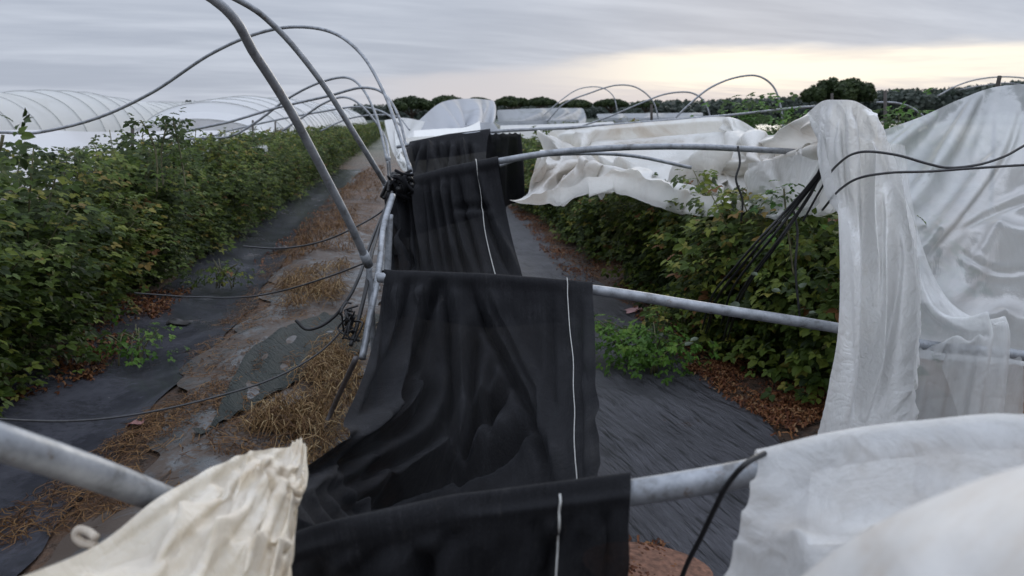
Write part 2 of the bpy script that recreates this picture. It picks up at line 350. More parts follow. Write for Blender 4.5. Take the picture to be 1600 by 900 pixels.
tag(strip('mulch_film', -2.95, -1.72, 1.0, 32, .012, FILM, .07, 1.1, 1), 'wet grey plastic mulch film along the foot of the left raspberry row', 'mulch film')
tag(strip('groundcover_cloth', .0, 2.35, .6, 30, .012, WEED, .07, .8, 2), 'black woven ground cloth with wet streaks right of the black netting', 'ground cloth')
tag(strip('muddy_film', -1.66, -.25, 1.6, 14, .016, MUDF, .12, 1.7, 3, crk=.03), 'torn muddy grey film under brown straw between left film and netting', 'plastic film')

# dark green film lying on the straw
def patch(ctrl, nv, nu):
    """ctrl: rows of (px,py,d) -> dense grid (nv,nu,3)"""
    g = np.array([[P(*c) for c in row] for row in ctrl]); g = catmull(g, nv); g = catmull(g.transpose(1, 0, 2), nu).transpose(1, 0, 2); return g
def grid_mesh(name, g, mat, parent=None, sub=1, uvs=None, thick=0, attr=None):
    nv, nu = g.shape[:2]
    Fc = [(j * nu + i, j * nu + i + 1, (j + 1) * nu + i + 1, (j + 1) * nu + i) for j in range(nv - 1) for i in range(nu - 1)]
    if uvs is None:
        du = np.linalg.norm(np.diff(g, axis=1), axis=2).mean(0); dv = np.linalg.norm(np.diff(g, axis=0), axis=2).mean(1)
        U, W = np.meshgrid(np.concatenate([[0], np.cumsum(du)]), np.concatenate([[0], np.cumsum(dv)])); uvs = np.stack([U, W], -1)
    o = mesh_obj(name, g.reshape(-1, 3), Fc, mat, parent, uv=uvs.reshape(-1, 2), attr=attr)
    if thick:
        s = o.modifiers.new('thickness', 'SOLIDIFY'); s.thickness = thick
    if sub:
        s = o.modifiers.new('smooth', 'SUBSURF'); s.levels = s.render_levels = sub
    return o
def ground_patch(name, quad, mat, zoff, n=40, wr=.02, seed=0):
    c = np.array([[G(*p)[:2] for p in row] for row in quad]); g = catmull(c, n); g = catmull(g.transpose(1, 0, 2), n).transpose(1, 0, 2)
    r = np.random.default_rng(seed); z = gz(g[..., 0], g[..., 1]) + zoff
    z = z + wr * (np.abs(np.sin(g[..., 0] * 14 + g[..., 1] * 6 + np.sin(g[..., 1] * 9))) ** 2)
    g = np.concatenate([g + r.normal(0, .004, g.shape), z[..., None]], -1)
    return grid_mesh(name, g, mat)
tag(ground_patch('green_film', [[(505, 505), (600, 490)], [(400, 570), (560, 560)], [(330, 690), (470, 610)], [(300, 700), (400, 660)]], GREENF, .03, wr=.03),
    'dark green plastic film with parallel creases lying on the straw', 'plastic film')

# ------------------------------------------------------------------ cloth solver (position based)
def cloth(g, gu=1.0, gv=1.0, pins=(), steps=120, its=10, grav=.0035, coll=(), noise_amp=.01, seed=0, bend=.12, bend4=.03, floor=True, damp=.965, wind=(0, 0, 0), rest_u=None):
    g = g.copy(); nv, nu = g.shape[:2]; r = np.random.default_rng(seed)
    ru = np.linalg.norm(np.diff(g, axis=1), axis=2) * gu if rest_u is None else rest_u; rv = np.linalg.norm(np.diff(g, axis=0), axis=2) * gv
    pin = np.zeros((nv, nu), bool)
    for p in pins: pin[p] = True
    w = (~pin).astype(float)[..., None]
    nz = r.normal(0, 1, (nv, nu, 3)); 
    cn = catmull(r.normal(0, 1, (max(3, nv // 9), max(3, nu // 7), 3)), nv); cn = catmull(cn.transpose(1, 0, 2), nu).transpose(1, 0, 2)
    g = g + (nz * noise_amp * .3 + cn * noise_amp) * w; prev = g.copy()
    rd1 = np.sqrt(((ru[:-1] + ru[1:]) / 2) ** 2 + ((rv[:, :-1] + rv[:, 1:]) / 2) ** 2)
    cons = []
    for par in (0, 1):
        i = np.arange(par, nu - 1, 2)
        cons.append(((slice(None), i), (slice(None), i + 1), ru[:, i], 1.0))
        j = np.arange(par, nv - 1, 2)
        cons.append(((j,), (j + 1,), rv[j], 1.0))
    for pj in (0, 1):
        j = np.arange(pj, nv - 1, 2)[:, None]
        for pi in (0, 1):
            i = np.arange(pi, nu - 1, 2)[None]
            cons.append(((j, i), (j + 1, i + 1), rd1[j, i], .35)); cons.append(((j, i + 1), (j + 1, i), rd1[j, i], .35))
    for o in range(4):
        i = np.arange(o, nu - 2, 4)
        if len(i): cons.append(((slice(None), i), (slice(None), i + 2), ru[:, i] + ru[:, i + 1], bend))
        j = np.arange(o, nv - 2, 4)
        if len(j): cons.append(((j,), (j + 2,), rv[j] + rv[j + 1], bend))
    for o in range(4):
        if bend4:
            i = np.arange(o, nu - 4, 8); 
            for i in (np.arange(o, nu - 4, 8), np.arange(o + 4, nu - 4, 8)):
                if len(i): cons.append(((slice(None), i), (slice(None), i + 4), ru[:, i] + ru[:, i + 1] + ru[:, i + 2] + ru[:, i + 3], bend4))
    gr = np.array([wind[0], wind[1], wind[2] - grav])
    for s in range(steps):
        vel = (g - prev) * damp; prev = g.copy(); g = g + (vel + gr) * w
        for k in range(its):
            for a, b, rest, st in cons:
                A, B = g[a], g[b]; d = B - A; L = np.sqrt((d * d).sum(-1)) + 1e-9
                wa, wb = w[a], w[b]; ws = wa + wb; ws[ws == 0] = 1
                c = (d * ((L - rest) / L)[..., None]) * st / ws
                g[a] = A + c * wa; g[b] = B - c * wb
        for pts, rad in coll:
            for q in range(len(pts) - 1):
                a0, b0 = pts[q], pts[q + 1]; ab = b0 - a0
                t = np.clip(((g - a0) @ ab) / ab.dot(ab), 0, 1); near = a0 + t[..., None] * ab; d = g - near
                L = np.sqrt((d * d).sum(-1)) + 1e-9; hit = (L < rad) & ~pin
                if hit.any(): g[hit] = near[hit] + d[hit] / L[hit][:, None] * rad; prev[hit] = .5 * prev[hit] + .5 * g[hit]
        if floor:
            zf = gz(g[..., 0], g[..., 1]) + .03; m = g[..., 2] < zf; g[..., 2] = np.where(m, zf, g[..., 2])
            prev[m] = g[m]
    return g

# ------------------------------------------------------------------ pipes and hoops
RP = .022
def hoop(name, pts, label, r=RP, cat='tunnel hoop', group=None, collar=None, seg=14):
    o = tube(name, [P(*p) if len(p) == 3 else np.array(p[1:]) for p in pts], r, STEEL, seg=seg)
    return tag(o, label, cat, group)
W_ = 'w'
G1 = 'bent steel hoops of the tunnel frames'
p1pts = [(330, 905, 2.0), (500, 848, 1.96), (700, 806, 1.90), (985, 770, 1.80), (1180, 737, 1.74), (1320, 704, 1.70), (1460, 688, 1.68), (1620, 682, 1.66), (1900, 760, 1.60)]
hoop('tunnel_hoop', p1pts, 'thick galvanised pipe in the foreground under the nearest black netting and plastic', r=.031, group=G1, seg=24)
hoop('tunnel_hoop', [(-700, 480, 1.5), (-300, 600, 1.3), (-60, 672, 1.25), (120, 730, 1.42), (240, 775, 1.62), (340, 820, 1.80), (430, 880, 1.95)],
     'thick stained pipe running in from the left edge under the cream sheet', r=.031, group=G1, seg=24)
p2pts = [(592, 434, 4.33), (600, 434, 4.32), (760, 440, 4.28), (925, 453, 4.25), (1100, 480, 4.2), (1305, 512, 4.15), (1450, 540, 4.1), (1600, 556, 4.1), (1800, 600, 4.1)]
hoop('tunnel_hoop', p2pts, 'galvanised pipe crossing under the black netting towards the hanging white plastic', r=.029, group=G1)
p3pts = [(600, 296, 6.05), (700, 268, 5.9), (790, 250, 5.75), (860, 239, 5.8), (960, 231, 5.9), (1060, 229, 6.0), (1150, 232, 6.05), (1290, 243, 6.1), (1360, 262, 6.2), (1450, 330, 6.3)]
hoop('tunnel_hoop', p3pts, 'curved pipe across the middle in front of the sagging white sheet', r=.025, group=G1)
p3b = [(770, 262, 6.6), (820, 246, 6.8), (900, 240, 7.0), (985, 243, 7.1), (1080, 262, 7.2)]
hoop('tunnel_hoop', p3b, 'short second pipe touching the curved pipe at its left end', r=.017, group=G1)
p4pts = [(620, 230, 9.4), (700, 214, 9.3), (765, 206, 9.3), (900, 199, 9.8), (1020, 190, 10.5), (1140, 180, 11), (1250, 168, 12), (1330, 163, 13)]
hoop('tunnel_hoop', p4pts, 'thin pipe behind the sagging white sheet rising towards the right', r=.020, group=G1)
# standing hoops at the left
H = {}
def stand(key, pts, label, r=RP, post=True, seg=14):
    root = empty('tunnel_hoop', P(*pts[-1])); tag(root, label, 'tunnel hoop', G1)
    q = [P(*p) if not isinstance(p[0], str) else np.array(p[1:], float) for p in pts]
    tube('hoop_tube', q, r, STEEL, root, seg=seg)
    e = q[-1]; dd = (q[-1] - q[-2]); dd /= np.linalg.norm(dd)
    if post:
        tube('joint_collar', [e - dd * .05, e + dd * .05], r * 1.28, STEEL, root, smooth_path=False)
        gx, gy = e[0] + .02, e[1] + .02
        tube('ground_post', [e + dd * .05, np.array([gx, gy, e[2] - .35]), np.array([gx, gy, -.2])], r * .8, STEEL, root)
    H[key] = q; return root
stand('1', [(W_, -6.4, 3.4, -.1), (W_, -6.0, 3.3, 1.6), (W_, -4.7, 3.05, 2.75), (W_, -2.8, 3.1, 3.15), (335, 0, 3.25), (400, 88, 3.5), (452, 170, 3.75), (510, 278, 4.05), (548, 352, 4.25), (572, 405, 4.45)],
      'nearest standing hoop leaning left over the raspberry row, thickest in the sky')
stand('2', [(W_, -7.0, 5.5, -.1), (W_, -6.7, 5.4, 2.0), (W_, -5.3, 5.4, 3.1), (W_, -3.3, 5.6, 3.5), (372, 0, 5.4), (430, 42, 5.6), (500, 125, 5.8), (562, 222, 6.1), (605, 292, 6.5)],
      'second standing hoop leaning left, crossing the horizon beside the nearest one')
stand('3', [(W_, -6.3, 9.8, .1), (-40, 217, 9.6), (60, 207, 9.6), (150, 185, 9.6), (235, 146, 9.5), (330, 84, 9.2), (400, 53, 9.0), (460, 42, 8.8), (520, 51, 8.6), (565, 85, 8.4), (600, 145, 8.2), (622, 205, 8.0), (640, 262, 7.8)],
      'whole hoop arching wide across the sky down to the hedge at far left', r=.019)
stand('4', [(250, 228, 12), (300, 217, 12), (360, 213, 12), (400, 191, 12), (450, 154, 11.8), (500, 129, 11.5), (540, 121, 11.3), (566, 138, 11), (588, 182, 10.8), (604, 246, 10.6)],
      'mid distance hoop with sharply rounded top above the hedge end', r=.018)
stand('5', [(250, 222, 11), (290, 206, 11), (360, 190, 11), (427, 170, 11), (513, 150, 10.8), (567, 137, 10.5), (598, 145, 10.3), (622, 180, 10.1), (634, 225, 10.0)],
      'flattened hoop bending low over the hedge with its end near the netting', r=.018)
stand('6', [(440, 205, 16), (472, 184, 16), (505, 162, 15.7), (533, 152, 15.5), (562, 163, 15), (588, 192, 15), (603, 218, 15), (608, 247, 14.6)],
      'small round hoop behind the hedge end', r=.022)
stand('7', [(300, 226, 18), (350, 207, 18), (420, 190, 18), (500, 175, 17.7), (560, 167, 17.5), (600, 176, 17.2), (626, 196, 17)],
      'low flat far hoop over white plastic above the hedge', r=.022, post=False)
stand('8', [(500, 205, 22), (540, 187, 22), (580, 180, 21.7), (620, 182, 21.5), (640, 203, 21)],
      'lowest and farthest hoop left of the netting', r=.022, post=False)
# hoops at the right, beyond the sagging sheet
def rh(pts, label, r): return hoop('tunnel_hoop', pts, label, r=r, group=G1, seg=10)
rh([(1040, 200, 15), (1075, 165, 15), (1110, 137, 15), (1150, 121, 15), (1185, 119, 15), (1208, 135, 15), (1220, 168, 15), (1224, 205, 15)], 'highest arched hoop against the bright sky at right', .019)
rh([(855, 190, 24), (880, 163, 24), (920, 146, 24), (965, 133, 24), (995, 137, 24), (1020, 158, 24), (1030, 190, 24)], 'hoop arched against the bright sky over the far white sheets', .023)
rh([(850, 180, 30), (875, 158, 30), (905, 139, 30), (940, 137, 30), (958, 150, 30), (965, 175, 30)], 'faint thin hoop left of the far arched hoops', .021)
rh([(900, 200, 20), (950, 183, 20), (1000, 162, 20), (1040, 147, 20), (1080, 145, 20), (1100, 158, 20), (1112, 190, 20)], 'low flattened hoop between the far arches', .022)
rh([(1370, 160, 14), (1400, 161, 14), (1425, 169, 14), (1445, 185, 14), (1460, 215, 14)], 'pale low hoop beside the dark stake behind the big sheet', .021)
rh([(1465, 150, 22), (1500, 132, 22), (1540, 122, 22), (1600, 122, 22), (1700, 150, 22)], 'faint hoop against the sky above the big sheet', .021)
rh([(1500, 140, 26), (1540, 133, 26), (1580, 130, 26), (1640, 145, 26)], 'second faint hoop behind the sheet peak at right edge', .019)

# leaning grey bars by the netting edge
tag(tube('leaning_bar', PL([(614, 305, 5.3), (600, 352, 5.1), (592, 420, 4.7), (579, 490, 4.4), (566, 560, 4.2)]), .020, STEEL), 'bent grey bar leaning on the left edge of the netting', 'metal bar')
tag(tube('support_post', PL([(609, 335, 5.2), (606, 412, 5.2), (602, 520, 5.25)]) + [np.array([P(602, 520, 5.25)[0], P(602, 520, 5.25)[1], -.1])], .024, STEEL), 'short upright light post behind the bent grey bar', 'post')
tag(tube('support_post', [G(488, 715, -.05), G(515, 650, .10), P(556, 560, 4.15)], .016, mat_plain('dirty_steel', (.10, .09, .09), .6, .4, 20)), 'dark leaning post rising from straw near the cream sheet tip', 'post')

# ------------------------------------------------------------------ black shade netting
def lerp_row(a, b, n, ea=0): return [(a[0] + (b[0] - a[0]) * t, a[1] + (b[1] - a[1]) * t, a[2] + (b[2] - a[2]) * t) for t in np.linspace(0, 1, n)]
def at_px(pts, px, dy=0, dd=0):
    q = sorted(pts); xs_ = [p[0] for p in q]
    return (px, float(np.interp(px, xs_, [p[1] for p in q])) + dy, float(np.interp(px, xs_, [p[2] for p in q])) + dd)
def lift(row, h): return [np.array(p) + np.array([0, 0, h]) for p in row]
def net_panel(rows, nu, seed, coll, gv0=1.12, gv1=1.02, steps=140, noise_amp=.02, bend4=.05, folds=0, foldmax=50, its=9, extra=()):
    """rows: (steps from the row before, [(u, px, py, d)...] or (pipe, lift, [(u, px)...]), rest width per step or None, pinned u list)"""
    G_, RU, PINS = [], [], []
    ui = np.arange(nu)
    for stp, spec, rest, pins in rows:
        if spec[0] == 'front':
            px = np.interp(ui, [a[0] for a in spec[2]], [a[1] for a in spec[2]])
            L = np.array([P(*at_px(spec[1], x, 4, -.066)) for x in px])
        elif len(spec) == 3 and isinstance(spec[2], list):
            px = np.interp(ui, [a[0] for a in spec[2]], [a[1] for a in spec[2]])
            L = np.array([P(*top(spec[0], x, .040)) for x in px]); L[:, 2] += spec[1]
        else:
            L = np.array([P(*[float(np.interp(ui[k], [a[0] for a in spec], [a[q] for a in spec])) for q in (1, 2, 3)]) for k in ui])
        if G_:
            A, ra = G_[-1], RU[-1]
            for t in np.linspace(0, 1, stp + 1)[1:]: G_.append(A + (L - A) * t); RU.append(ra + (rest - ra) * t)
        else: G_.append(L); RU.append(rest)
        PINS += [(len(G_) - 1, u_) for u_ in pins]
    g = np.array(G_); ru = np.repeat(np.array(RU)[:, None], nu - 1, 1); ru[:, -2:] *= .9
    gv = np.linspace(gv0, gv1, nu)[None] ** 1.0
    if extra: gv = 1.0 + (gv - 1) * np.clip(ui / 14, 0, 1)[None] ** 1.5 * np.clip((nu - 1 - ui) / 8, 0, 1)[None]
    if folds:                                     # big folds that run from the pleats, drifting sideways as they fall
        U, V_ = np.meshgrid(ui / foldmax, np.linspace(0, 1, len(g)))
        env = np.clip(V_ * 5, 0, 1) * np.clip((1.08 - U) * 6, 0, 1)
        ph = U * 6.2 + .9 * np.sin(V_ * 3.2 + U * 2.5) + .35 * np.sin(V_ * 9 + U * 5)
        g[..., 2] += folds * env * np.sin(2 * np.pi * ph) + folds * .8 * env * np.sin(V_ * 22 + U * 7) * np.clip((V_ - .35) * 4, 0, 1)
        ru[:, foldmax:] *= .84
    for col_, ks in extra:                          # an edge held along a path: (column, [(row, px, py, d)...])
        c_ = catmull(np.array([P(*k_[1:]) for k_ in ks]), 200); rr_ = np.interp(np.linspace(0, len(ks) - 1, 200), range(len(ks)), [k_[0] for k_ in ks])
        for j_ in range(ks[0][0], ks[-1][0] + 1):
            old = g[j_, col_].copy(); g[j_, col_] = [np.interp(j_, rr_, c_[:, q]) for q in range(3)]; PINS.append((j_, col_))
            wgt = np.clip(1 - np.abs(ui - (col_ % nu)) / 12, 0, 1)[:, None] ** 1.0; wgt[col_] = 0; g[j_] += (g[j_, col_] - old) * wgt
    return cloth(g, 1, gv, PINS, steps, its, coll=coll, noise_amp=noise_amp, seed=seed, rest_u=ru, bend4=bend4)
def coll_of(pts, r): return (catmull(np.array(PL(pts)), 26), r)
cP1, cP2, cP3, cP4 = coll_of(p1pts, .046), coll_of(p2pts, .046), coll_of(p3pts, .048), coll_of(p4pts, .05)
netroot = empty('shade_netting', (float(P(760, 440, 4.3)[0]), float(P(760, 440, 4.3)[1]), 0))
tag(netroot, 'long strip of black shade netting draped over the fallen pipes down the middle', 'netting')
def top(pts, px, r=.045):
    p = at_px(pts, px); return (p[0], p[1] - r * F / p[2], p[2])
CMI = np.linalg.inv(CM)
def to_px(g):
    q = g.reshape(-1, 3) @ CMI[:3, :3].T + CMI[:3, 3]; return np.stack([800 + q[:, 0] / -q[:, 2] * F, 450 - q[:, 1] / -q[:, 2] * F], -1).reshape(g.shape[:2] + (2,))
def normals(g):
    n = np.cross(np.gradient(g, axis=1), np.gradient(g, axis=0)); n /= np.linalg.norm(n, axis=2)[..., None] + 1e-9
    n[((np.array([0, 0, CAMZ]) - g) * n).sum(-1) < 0] *= -1; return n
def crease(g, rows_, lines, keep=1.0):
    """model folds into the cloth: each line is (depth m, width px, side, [(px, py)...]) and pushes a valley with a swelling beside it"""
    q = to_px(g); n = normals(g); D = np.zeros(g.shape[:2]); a0, a1 = rows_; vi = np.arange(g.shape[0])
    env = (np.clip((vi - a0) / 5, 0, 1) * np.clip((a1 - vi) / 5, 0, 1))[:, None]
    for dep, wd, side, pts in lines:
        c = catmull(np.array(pts, float), 14 * len(pts)); best = np.full(D.shape, 1e9); sg = np.zeros(D.shape); tt = np.zeros(D.shape)
        for k in range(len(c) - 1):
            a, b = c[k], c[k + 1]; ab = b - a; t = np.clip(((q - a) @ ab) / (ab @ ab), 0, 1); d = q - (a + t[..., None] * ab); L = np.sqrt((d ** 2).sum(-1))
            m = L < best; best[m] = L[m]; sg[m] = np.sign(ab[0] * d[..., 1] - ab[1] * d[..., 0])[m]; tt[m] = ((k + t) / (len(c) - 1))[m]
        x = best * np.where(sg == 0, 1, sg) * side; f = np.clip(tt * 5, 0, 1) * np.clip((1 - tt) * 5, 0, 1) * .85 + .15
        far_ = np.exp(-(np.maximum(np.where((tt <= 0) | (tt >= 1), best, 0), 0) / (wd * 2)) ** 2)
        D += dep * f * far_ * 1.7 * (-np.exp(-(x / wd) ** 2) + .75 * np.exp(-((x - 2.0 * wd) / (1.5 * wd)) ** 2) + .25 * np.exp(-((x + 2.2 * wd) / (1.6 * wd)) ** 2))
    return g + n * (D * env)[..., None]
def fine(g): return catmull(catmull(g, g.shape[0] * 2 - 1).transpose(1, 0, 2), g.shape[1] * 2 - 1).transpose(1, 0, 2)
NU = 70; K = 40; E_ = lambda n: list(range(n))
m2 = [(0, 600), (K, 770), (NU - 1, 926)]; m1 = [(0, 440), (K, 770), (NU - 1, 985)]
gA = net_panel([(0, [(0, 604, 470, 4.45), (NU - 1, 926, 488, 4.4)], .0170, []), (5, (p2pts, .010, m2), .0168, E_(NU)),
                (36, [(0, 535, 640, 3.2), (K, 770, 660, 3.05), (NU - 1, 934, 620, 3.1)], .0165, []),
                (20, [(0, 445, 800, 2.15), (K, 770, 830, 2.1), (NU - 1, 940, 800, 2.1)], .0130, []), (5, (p1pts, .012, m1), .0118, E_(NU)), (3, ('front', p1pts, m1), .0118, E_(NU)),
                (24, [(0, 400, 1040, 1.62), (K, 780, 1000, 1.60), (NU - 1, 990, 980, 1.60)], .0120, [])], NU, 3, [cP1, cP2], 1.22, 1.02, steps=130, noise_amp=.02, bend4=.05, extra=((0, [(6, 600, 440, 4.29), (17, 585, 510, 3.95), (27, 562, 585, 3.5), (37, 532, 655, 3.1), (47, 496, 715, 2.7), (56, 462, 755, 2.3), (62, 446, 800, 2.05)]),
                                                                                               (-1, [(6, 926, 456, 4.2), (17, 929, 520, 3.9), (27, 931, 585, 3.5), (37, 933, 655, 3.1), (47, 936, 715, 2.7), (56, 940, 760, 2.3), (62, 960, 785, 2.0)])))
gA = fine(gA)
gA = crease(gA, (12, 124), [
    (.050, 8, 1, [(640, 425), (625, 500), (600, 575), (572, 650), (545, 715), (500, 760)]),
    (.070, 9, 1, [(688, 425), (672, 475), (650, 545), (618, 620), (575, 690), (520, 745)]),
    (.050, 8, -1, [(690, 425), (700, 500), (708, 590), (704, 690), (690, 760)]),
    (.060, 8, -1, [(735, 440), (756, 500), (788, 565), (825, 635), (848, 700), (856, 765)]),
    (.030, 6, -1, [(752, 440), (775, 500), (806, 560), (846, 640), (868, 740)]),
    (.045, 9, 1, [(752, 495), (738, 560), (736, 630), (728, 710), (715, 770)]),
    (.075, 11, 1, [(655, 585), (662, 615), (650, 645), (620, 672), (560, 700), (490, 735), (455, 760)]),
    (.060, 10, 1, [(800, 590), (780, 630), (745, 670), (715, 720), (640, 760), (560, 790)]),
    (.060, 11, 1, [(838, 650), (800, 700), (740, 738), (650, 765), (540, 800)]),
    (.040, 8, -1, [(610, 440), (600, 520), (578, 600), (540, 680), (480, 750)]),
    (.035, 9, 1, [(700, 640), (670, 690), (600, 730), (500, 770)]),
    (.030, 7, 1, [(775, 560), (765, 610), (770, 660), (762, 720)]),
    (.018, 5, 1, [(862, 455), (862, 560), (866, 660), (868, 760)]),
    (.014, 5, -1, [(905, 455), (908, 560), (908, 660), (910, 760)])])
gA = crease(gA, (141, 230), [
    (.024, 16, 1, [(520, 826), (500, 870), (490, 960)]), (.026, 18, -1, [(600, 812), (650, 860), (670, 960)]), (.026, 18, 1, [(740, 790), (690, 850), (650, 950)]), (.018, 14, 1, [(690, 800), (600, 850), (520, 930)]),
    (.017, 14, -1, [(830, 785), (850, 850), (850, 950)]), (.018, 12, 1, [(900, 775), (870, 850), (820, 950)]), (.012, 10, -1, [(945, 775), (948, 850), (940, 950)])])
r_ = np.random.default_rng(8); nzf = catmull(catmull(r_.normal(0, 1, (26, 22, 1)), gA.shape[0]).transpose(1, 0, 2), gA.shape[1]).transpose(1, 0, 2)
vv = np.arange(gA.shape[0]); gA = gA + normals(gA) * nzf * .006 * (np.clip(np.abs(vv - 10) / 6 - .6, 0, 1) * np.clip(np.abs(vv - 135) / 6 - 1, 0, 1))[:, None, None]
grid_mesh('netting_panel', gA, NET, netroot)
NB = 56; KB = 34
m3 = [(0, 603), (KB, 712), (NB - 1, 778)]
gB = net_panel([(0, [(0, 606, 325, 6.1), (NB - 1, 778, 290, 5.95)], .0165, []), (5, (p3pts, .004, m3), .0165, E_(NB)),
                (22, [(0, 612, 360, 5.2), (KB, 725, 366, 5.0), (NB - 1, 842, 372, 5.0)], .0180, []), (22, [(0, 606, 446, 4.48), (KB, 750, 452, 4.42), (NB - 1, 905, 464, 4.40)], .0190, E_(NB)),
                (5, [(0, 602, 490, 4.5), (NB - 1, 905, 505, 4.45)], .0190, [])], NB, 5, [cP3, cP2], 1.06, 1.03, steps=90, noise_amp=.015)
gB = fine(gB)
gB = crease(gB, (11, 104), [(.05, 4.5, sd, [(a, 288 - (a - 620) * .12), ((a * .6 + b * .4) + q, 350), (b, 432)]) for a, b, q, sd in
    ((617, 622, -3, 1), (632, 640, 2, 1), (645, 659, -2, -1), (658, 674, 2, 1), (668, 692, 0, 1), (684, 708, 3, -1), (700, 728, -2, 1), (714, 752, 0, 1), (742, 800, 0, -1))])
gB = crease(gB, (11, 104), [(.02, 5, 1, [(706, 326), (735, 324), (770, 325)]), (.03, 4, 1, [(620, 300), (622, 350), (640, 400), (650, 430)])])
grid_mesh('netting_panel', gB, NET, netroot)
NC = 40
gC = net_panel([(0, [(0, 640, 250, 9.5), (NC - 1, 768, 236, 9.4)], .026, []), (5, (p4pts, .004, [(0, 640), (NC - 1, 766)]), .026, E_(NC)),
                (16, [(0, 625, 262, 7.6), (NC - 1, 775, 242, 7.5)], .026, []), (18, [(0, 604, 290, 6.1), (NC - 1, 777, 253, 5.95)], .023, E_(NC)),
                (5, [(0, 600, 325, 6.05), (NC - 1, 770, 290, 5.9)], .020, [])], NC, 6, [], 1.05, 1.03, steps=60, noise_amp=.03)
gC = fine(gC)
gC = crease(gC, (10, 76), [(.09, 4, sd, [(a, 226), ((a + b) / 2, 245), (b, 268)]) for a, b, sd in ((655, 640, 1), (668, 662, -1), (684, 688, 1), (700, 694, 1), (716, 722, -1), (732, 735, 1))])
grid_mesh('netting_panel', gC, NET, netroot)
# hanging black curtain right of the far panel
gD = patch([[(764, 207, 8.6), (795, 206, 8.7), (820, 206, 8.8)], [(766, 240, 8.3), (795, 245, 8.5), (826, 245, 8.7)], [(772, 285, 8.2), (800, 290, 8.4), (828, 275, 8.6)], [(780, 330, 8.2), (795, 300, 8.4), (815, 285, 8.6)]], 20, 24)
grid_mesh('netting_panel', cloth(gD, 1.25, 1.0, [(0, i) for i in range(0, 24, 4)], 50, 6, seed=9), NET, netroot)
# white seam cords
def cord(g, uf, v0, v1, r=.005, off=.008):
    nu = g.shape[1]; p = g[v0:v1, int(uf * nu)] + np.array([0, -.3, 1]) * off
    q_ = p.copy()
    for _ in range(14): q_[1:-1] = (q_[:-2] + q_[2:] + 2 * q_[1:-1]) / 4
    p = np.stack([q_[:, 0], p[:, 1], np.maximum(p[:, 2], q_[:, 2])], 1)
    V, Fc = tube_geo(p, r, 6); mesh_obj('seam_cord', V, Fc, CORD, netroot)
cord(gA, .885, 10, 132, .0026); cord(gA, .78, 136, 180, .0030); cord(gB, .80, 10, 104, .0036)

# ------------------------------------------------------------------ white plastics at the right
# big translucent sheet
gX = patch([[(1375, 205, 5.2), (1440, 182, 5.3), (1500, 155, 5.4), (1560, 135, 5.4), (1640, 133, 5.2), (1760, 150, 5.0)],
            [(1372, 270, 4.9), (1440, 260, 4.9), (1510, 250, 4.95), (1580, 235, 4.95), (1660, 230, 4.8), (1800, 240, 4.6)],
            [(1380, 350, 4.6), (1450, 350, 4.6), (1520, 345, 4.65), (1600, 335, 4.6), (1680, 330, 4.5), (1840, 340, 4.3)],
            [(1395, 450, 4.35), (1460, 460, 4.35), (1530, 470, 4.35), (1610, 480, 4.3), (1700, 480, 4.2), (1880, 500, 4.1)],
            [(1400, 560, 4.2), (1460, 560, 4.2), (1530, 565, 4.2), (1610, 570, 4.15), (1720, 580, 4.1), (1900, 620, 4.0)]], 60, 60)
NVX = 60
gX = cloth(gX, 1.012, 1.008, [(0, i) for i in range(60)] + [(59, i) for i in range(0, 60, 4)] + [(j, 59) for j in range(0, 60, 6)] + [(j, 0) for j in range(0, 60, 9)] + [(j, i) for j in (15, 30, 45) for i in (15, 30, 45)], 50, 8, noise_amp=.02, seed=12, grav=.001)
gX = crease(fine(gX), (2, 117), [(.014, 5, 1, [(1600, 165), (1570, 250), (1515, 330), (1455, 400)]), (.012, 4, 1, [(1640, 300), (1560, 330), (1490, 365)]),
    (.010, 4, 1, [(1500, 395), (1560, 425), (1620, 420)])])
tag(grid_mesh('plastic_sheet', gX, PL_CLEAR), 'big translucent greenhouse sheet stretched up to a peak at the right edge', 'plastic sheet')
tag(tube('wooden_stake', PL([(1562, 119, 5.5), (1557, 145, 5.5), (1548, 330, 5.6)]), .014, WOOD), 'dark stake tip poking out above the peak of the big sheet', 'stake')
# veil below the pipe
gV = patch([[(1425, 540, 4.02), (1500, 547, 4.0), (1610, 556, 4.0)], [(1425, 600, 3.95), (1500, 605, 3.95), (1610, 610, 3.95)], [(1425, 720, 3.95), (1500, 720, 3.95), (1610, 720, 3.95)], [(1425, 800, 3.9), (1500, 800, 3.9), (1610, 800, 3.9)]], 34, 44)
gV = cloth(gV, 1.10, 1.0, [(0, i) for i in range(0, 44, 4)], 60, 7, noise_amp=.02, seed=14)
tag(grid_mesh('plastic_sheet', gV, PL_VEIL), 'thin see-through plastic hanging below the pipe at right', 'plastic sheet')
# bunched strand falling from the peak of the drape to the pipe
gS = patch([[(1385, 225, 4.3), (1400, 222, 4.3), (1415, 225, 4.35)], [(1420, 300, 4.2), (1440, 292, 4.2), (1460, 300, 4.2)], [(1436, 400, 4.1), (1475, 385, 4.05), (1500, 400, 4.1)],
            [(1450, 500, 4.0), (1520, 450, 3.9), (1560, 475, 4.0)], [(1500, 560, 3.95), (1560, 505, 3.85), (1592, 515, 3.95)], [(1545, 640, 3.9), (1575, 600, 3.85), (1595, 600, 3.9)], [(1560, 800, 3.9), (1580, 760, 3.85), (1600, 760, 3.9)]], 64, 30)
gS = cloth(gS, 1.55, 1.02, [(0, i) for i in range(0, 30, 3)] + [(38, 4), (38, 14), (38, 24), (41, 8), (41, 20)], 60, 8, noise_amp=.02, seed=15)
tag(grid_mesh('plastic_sheet', gS, PL_STRAND), 'bunched strand of thin plastic slanting down over the pipe at right', 'plastic sheet')
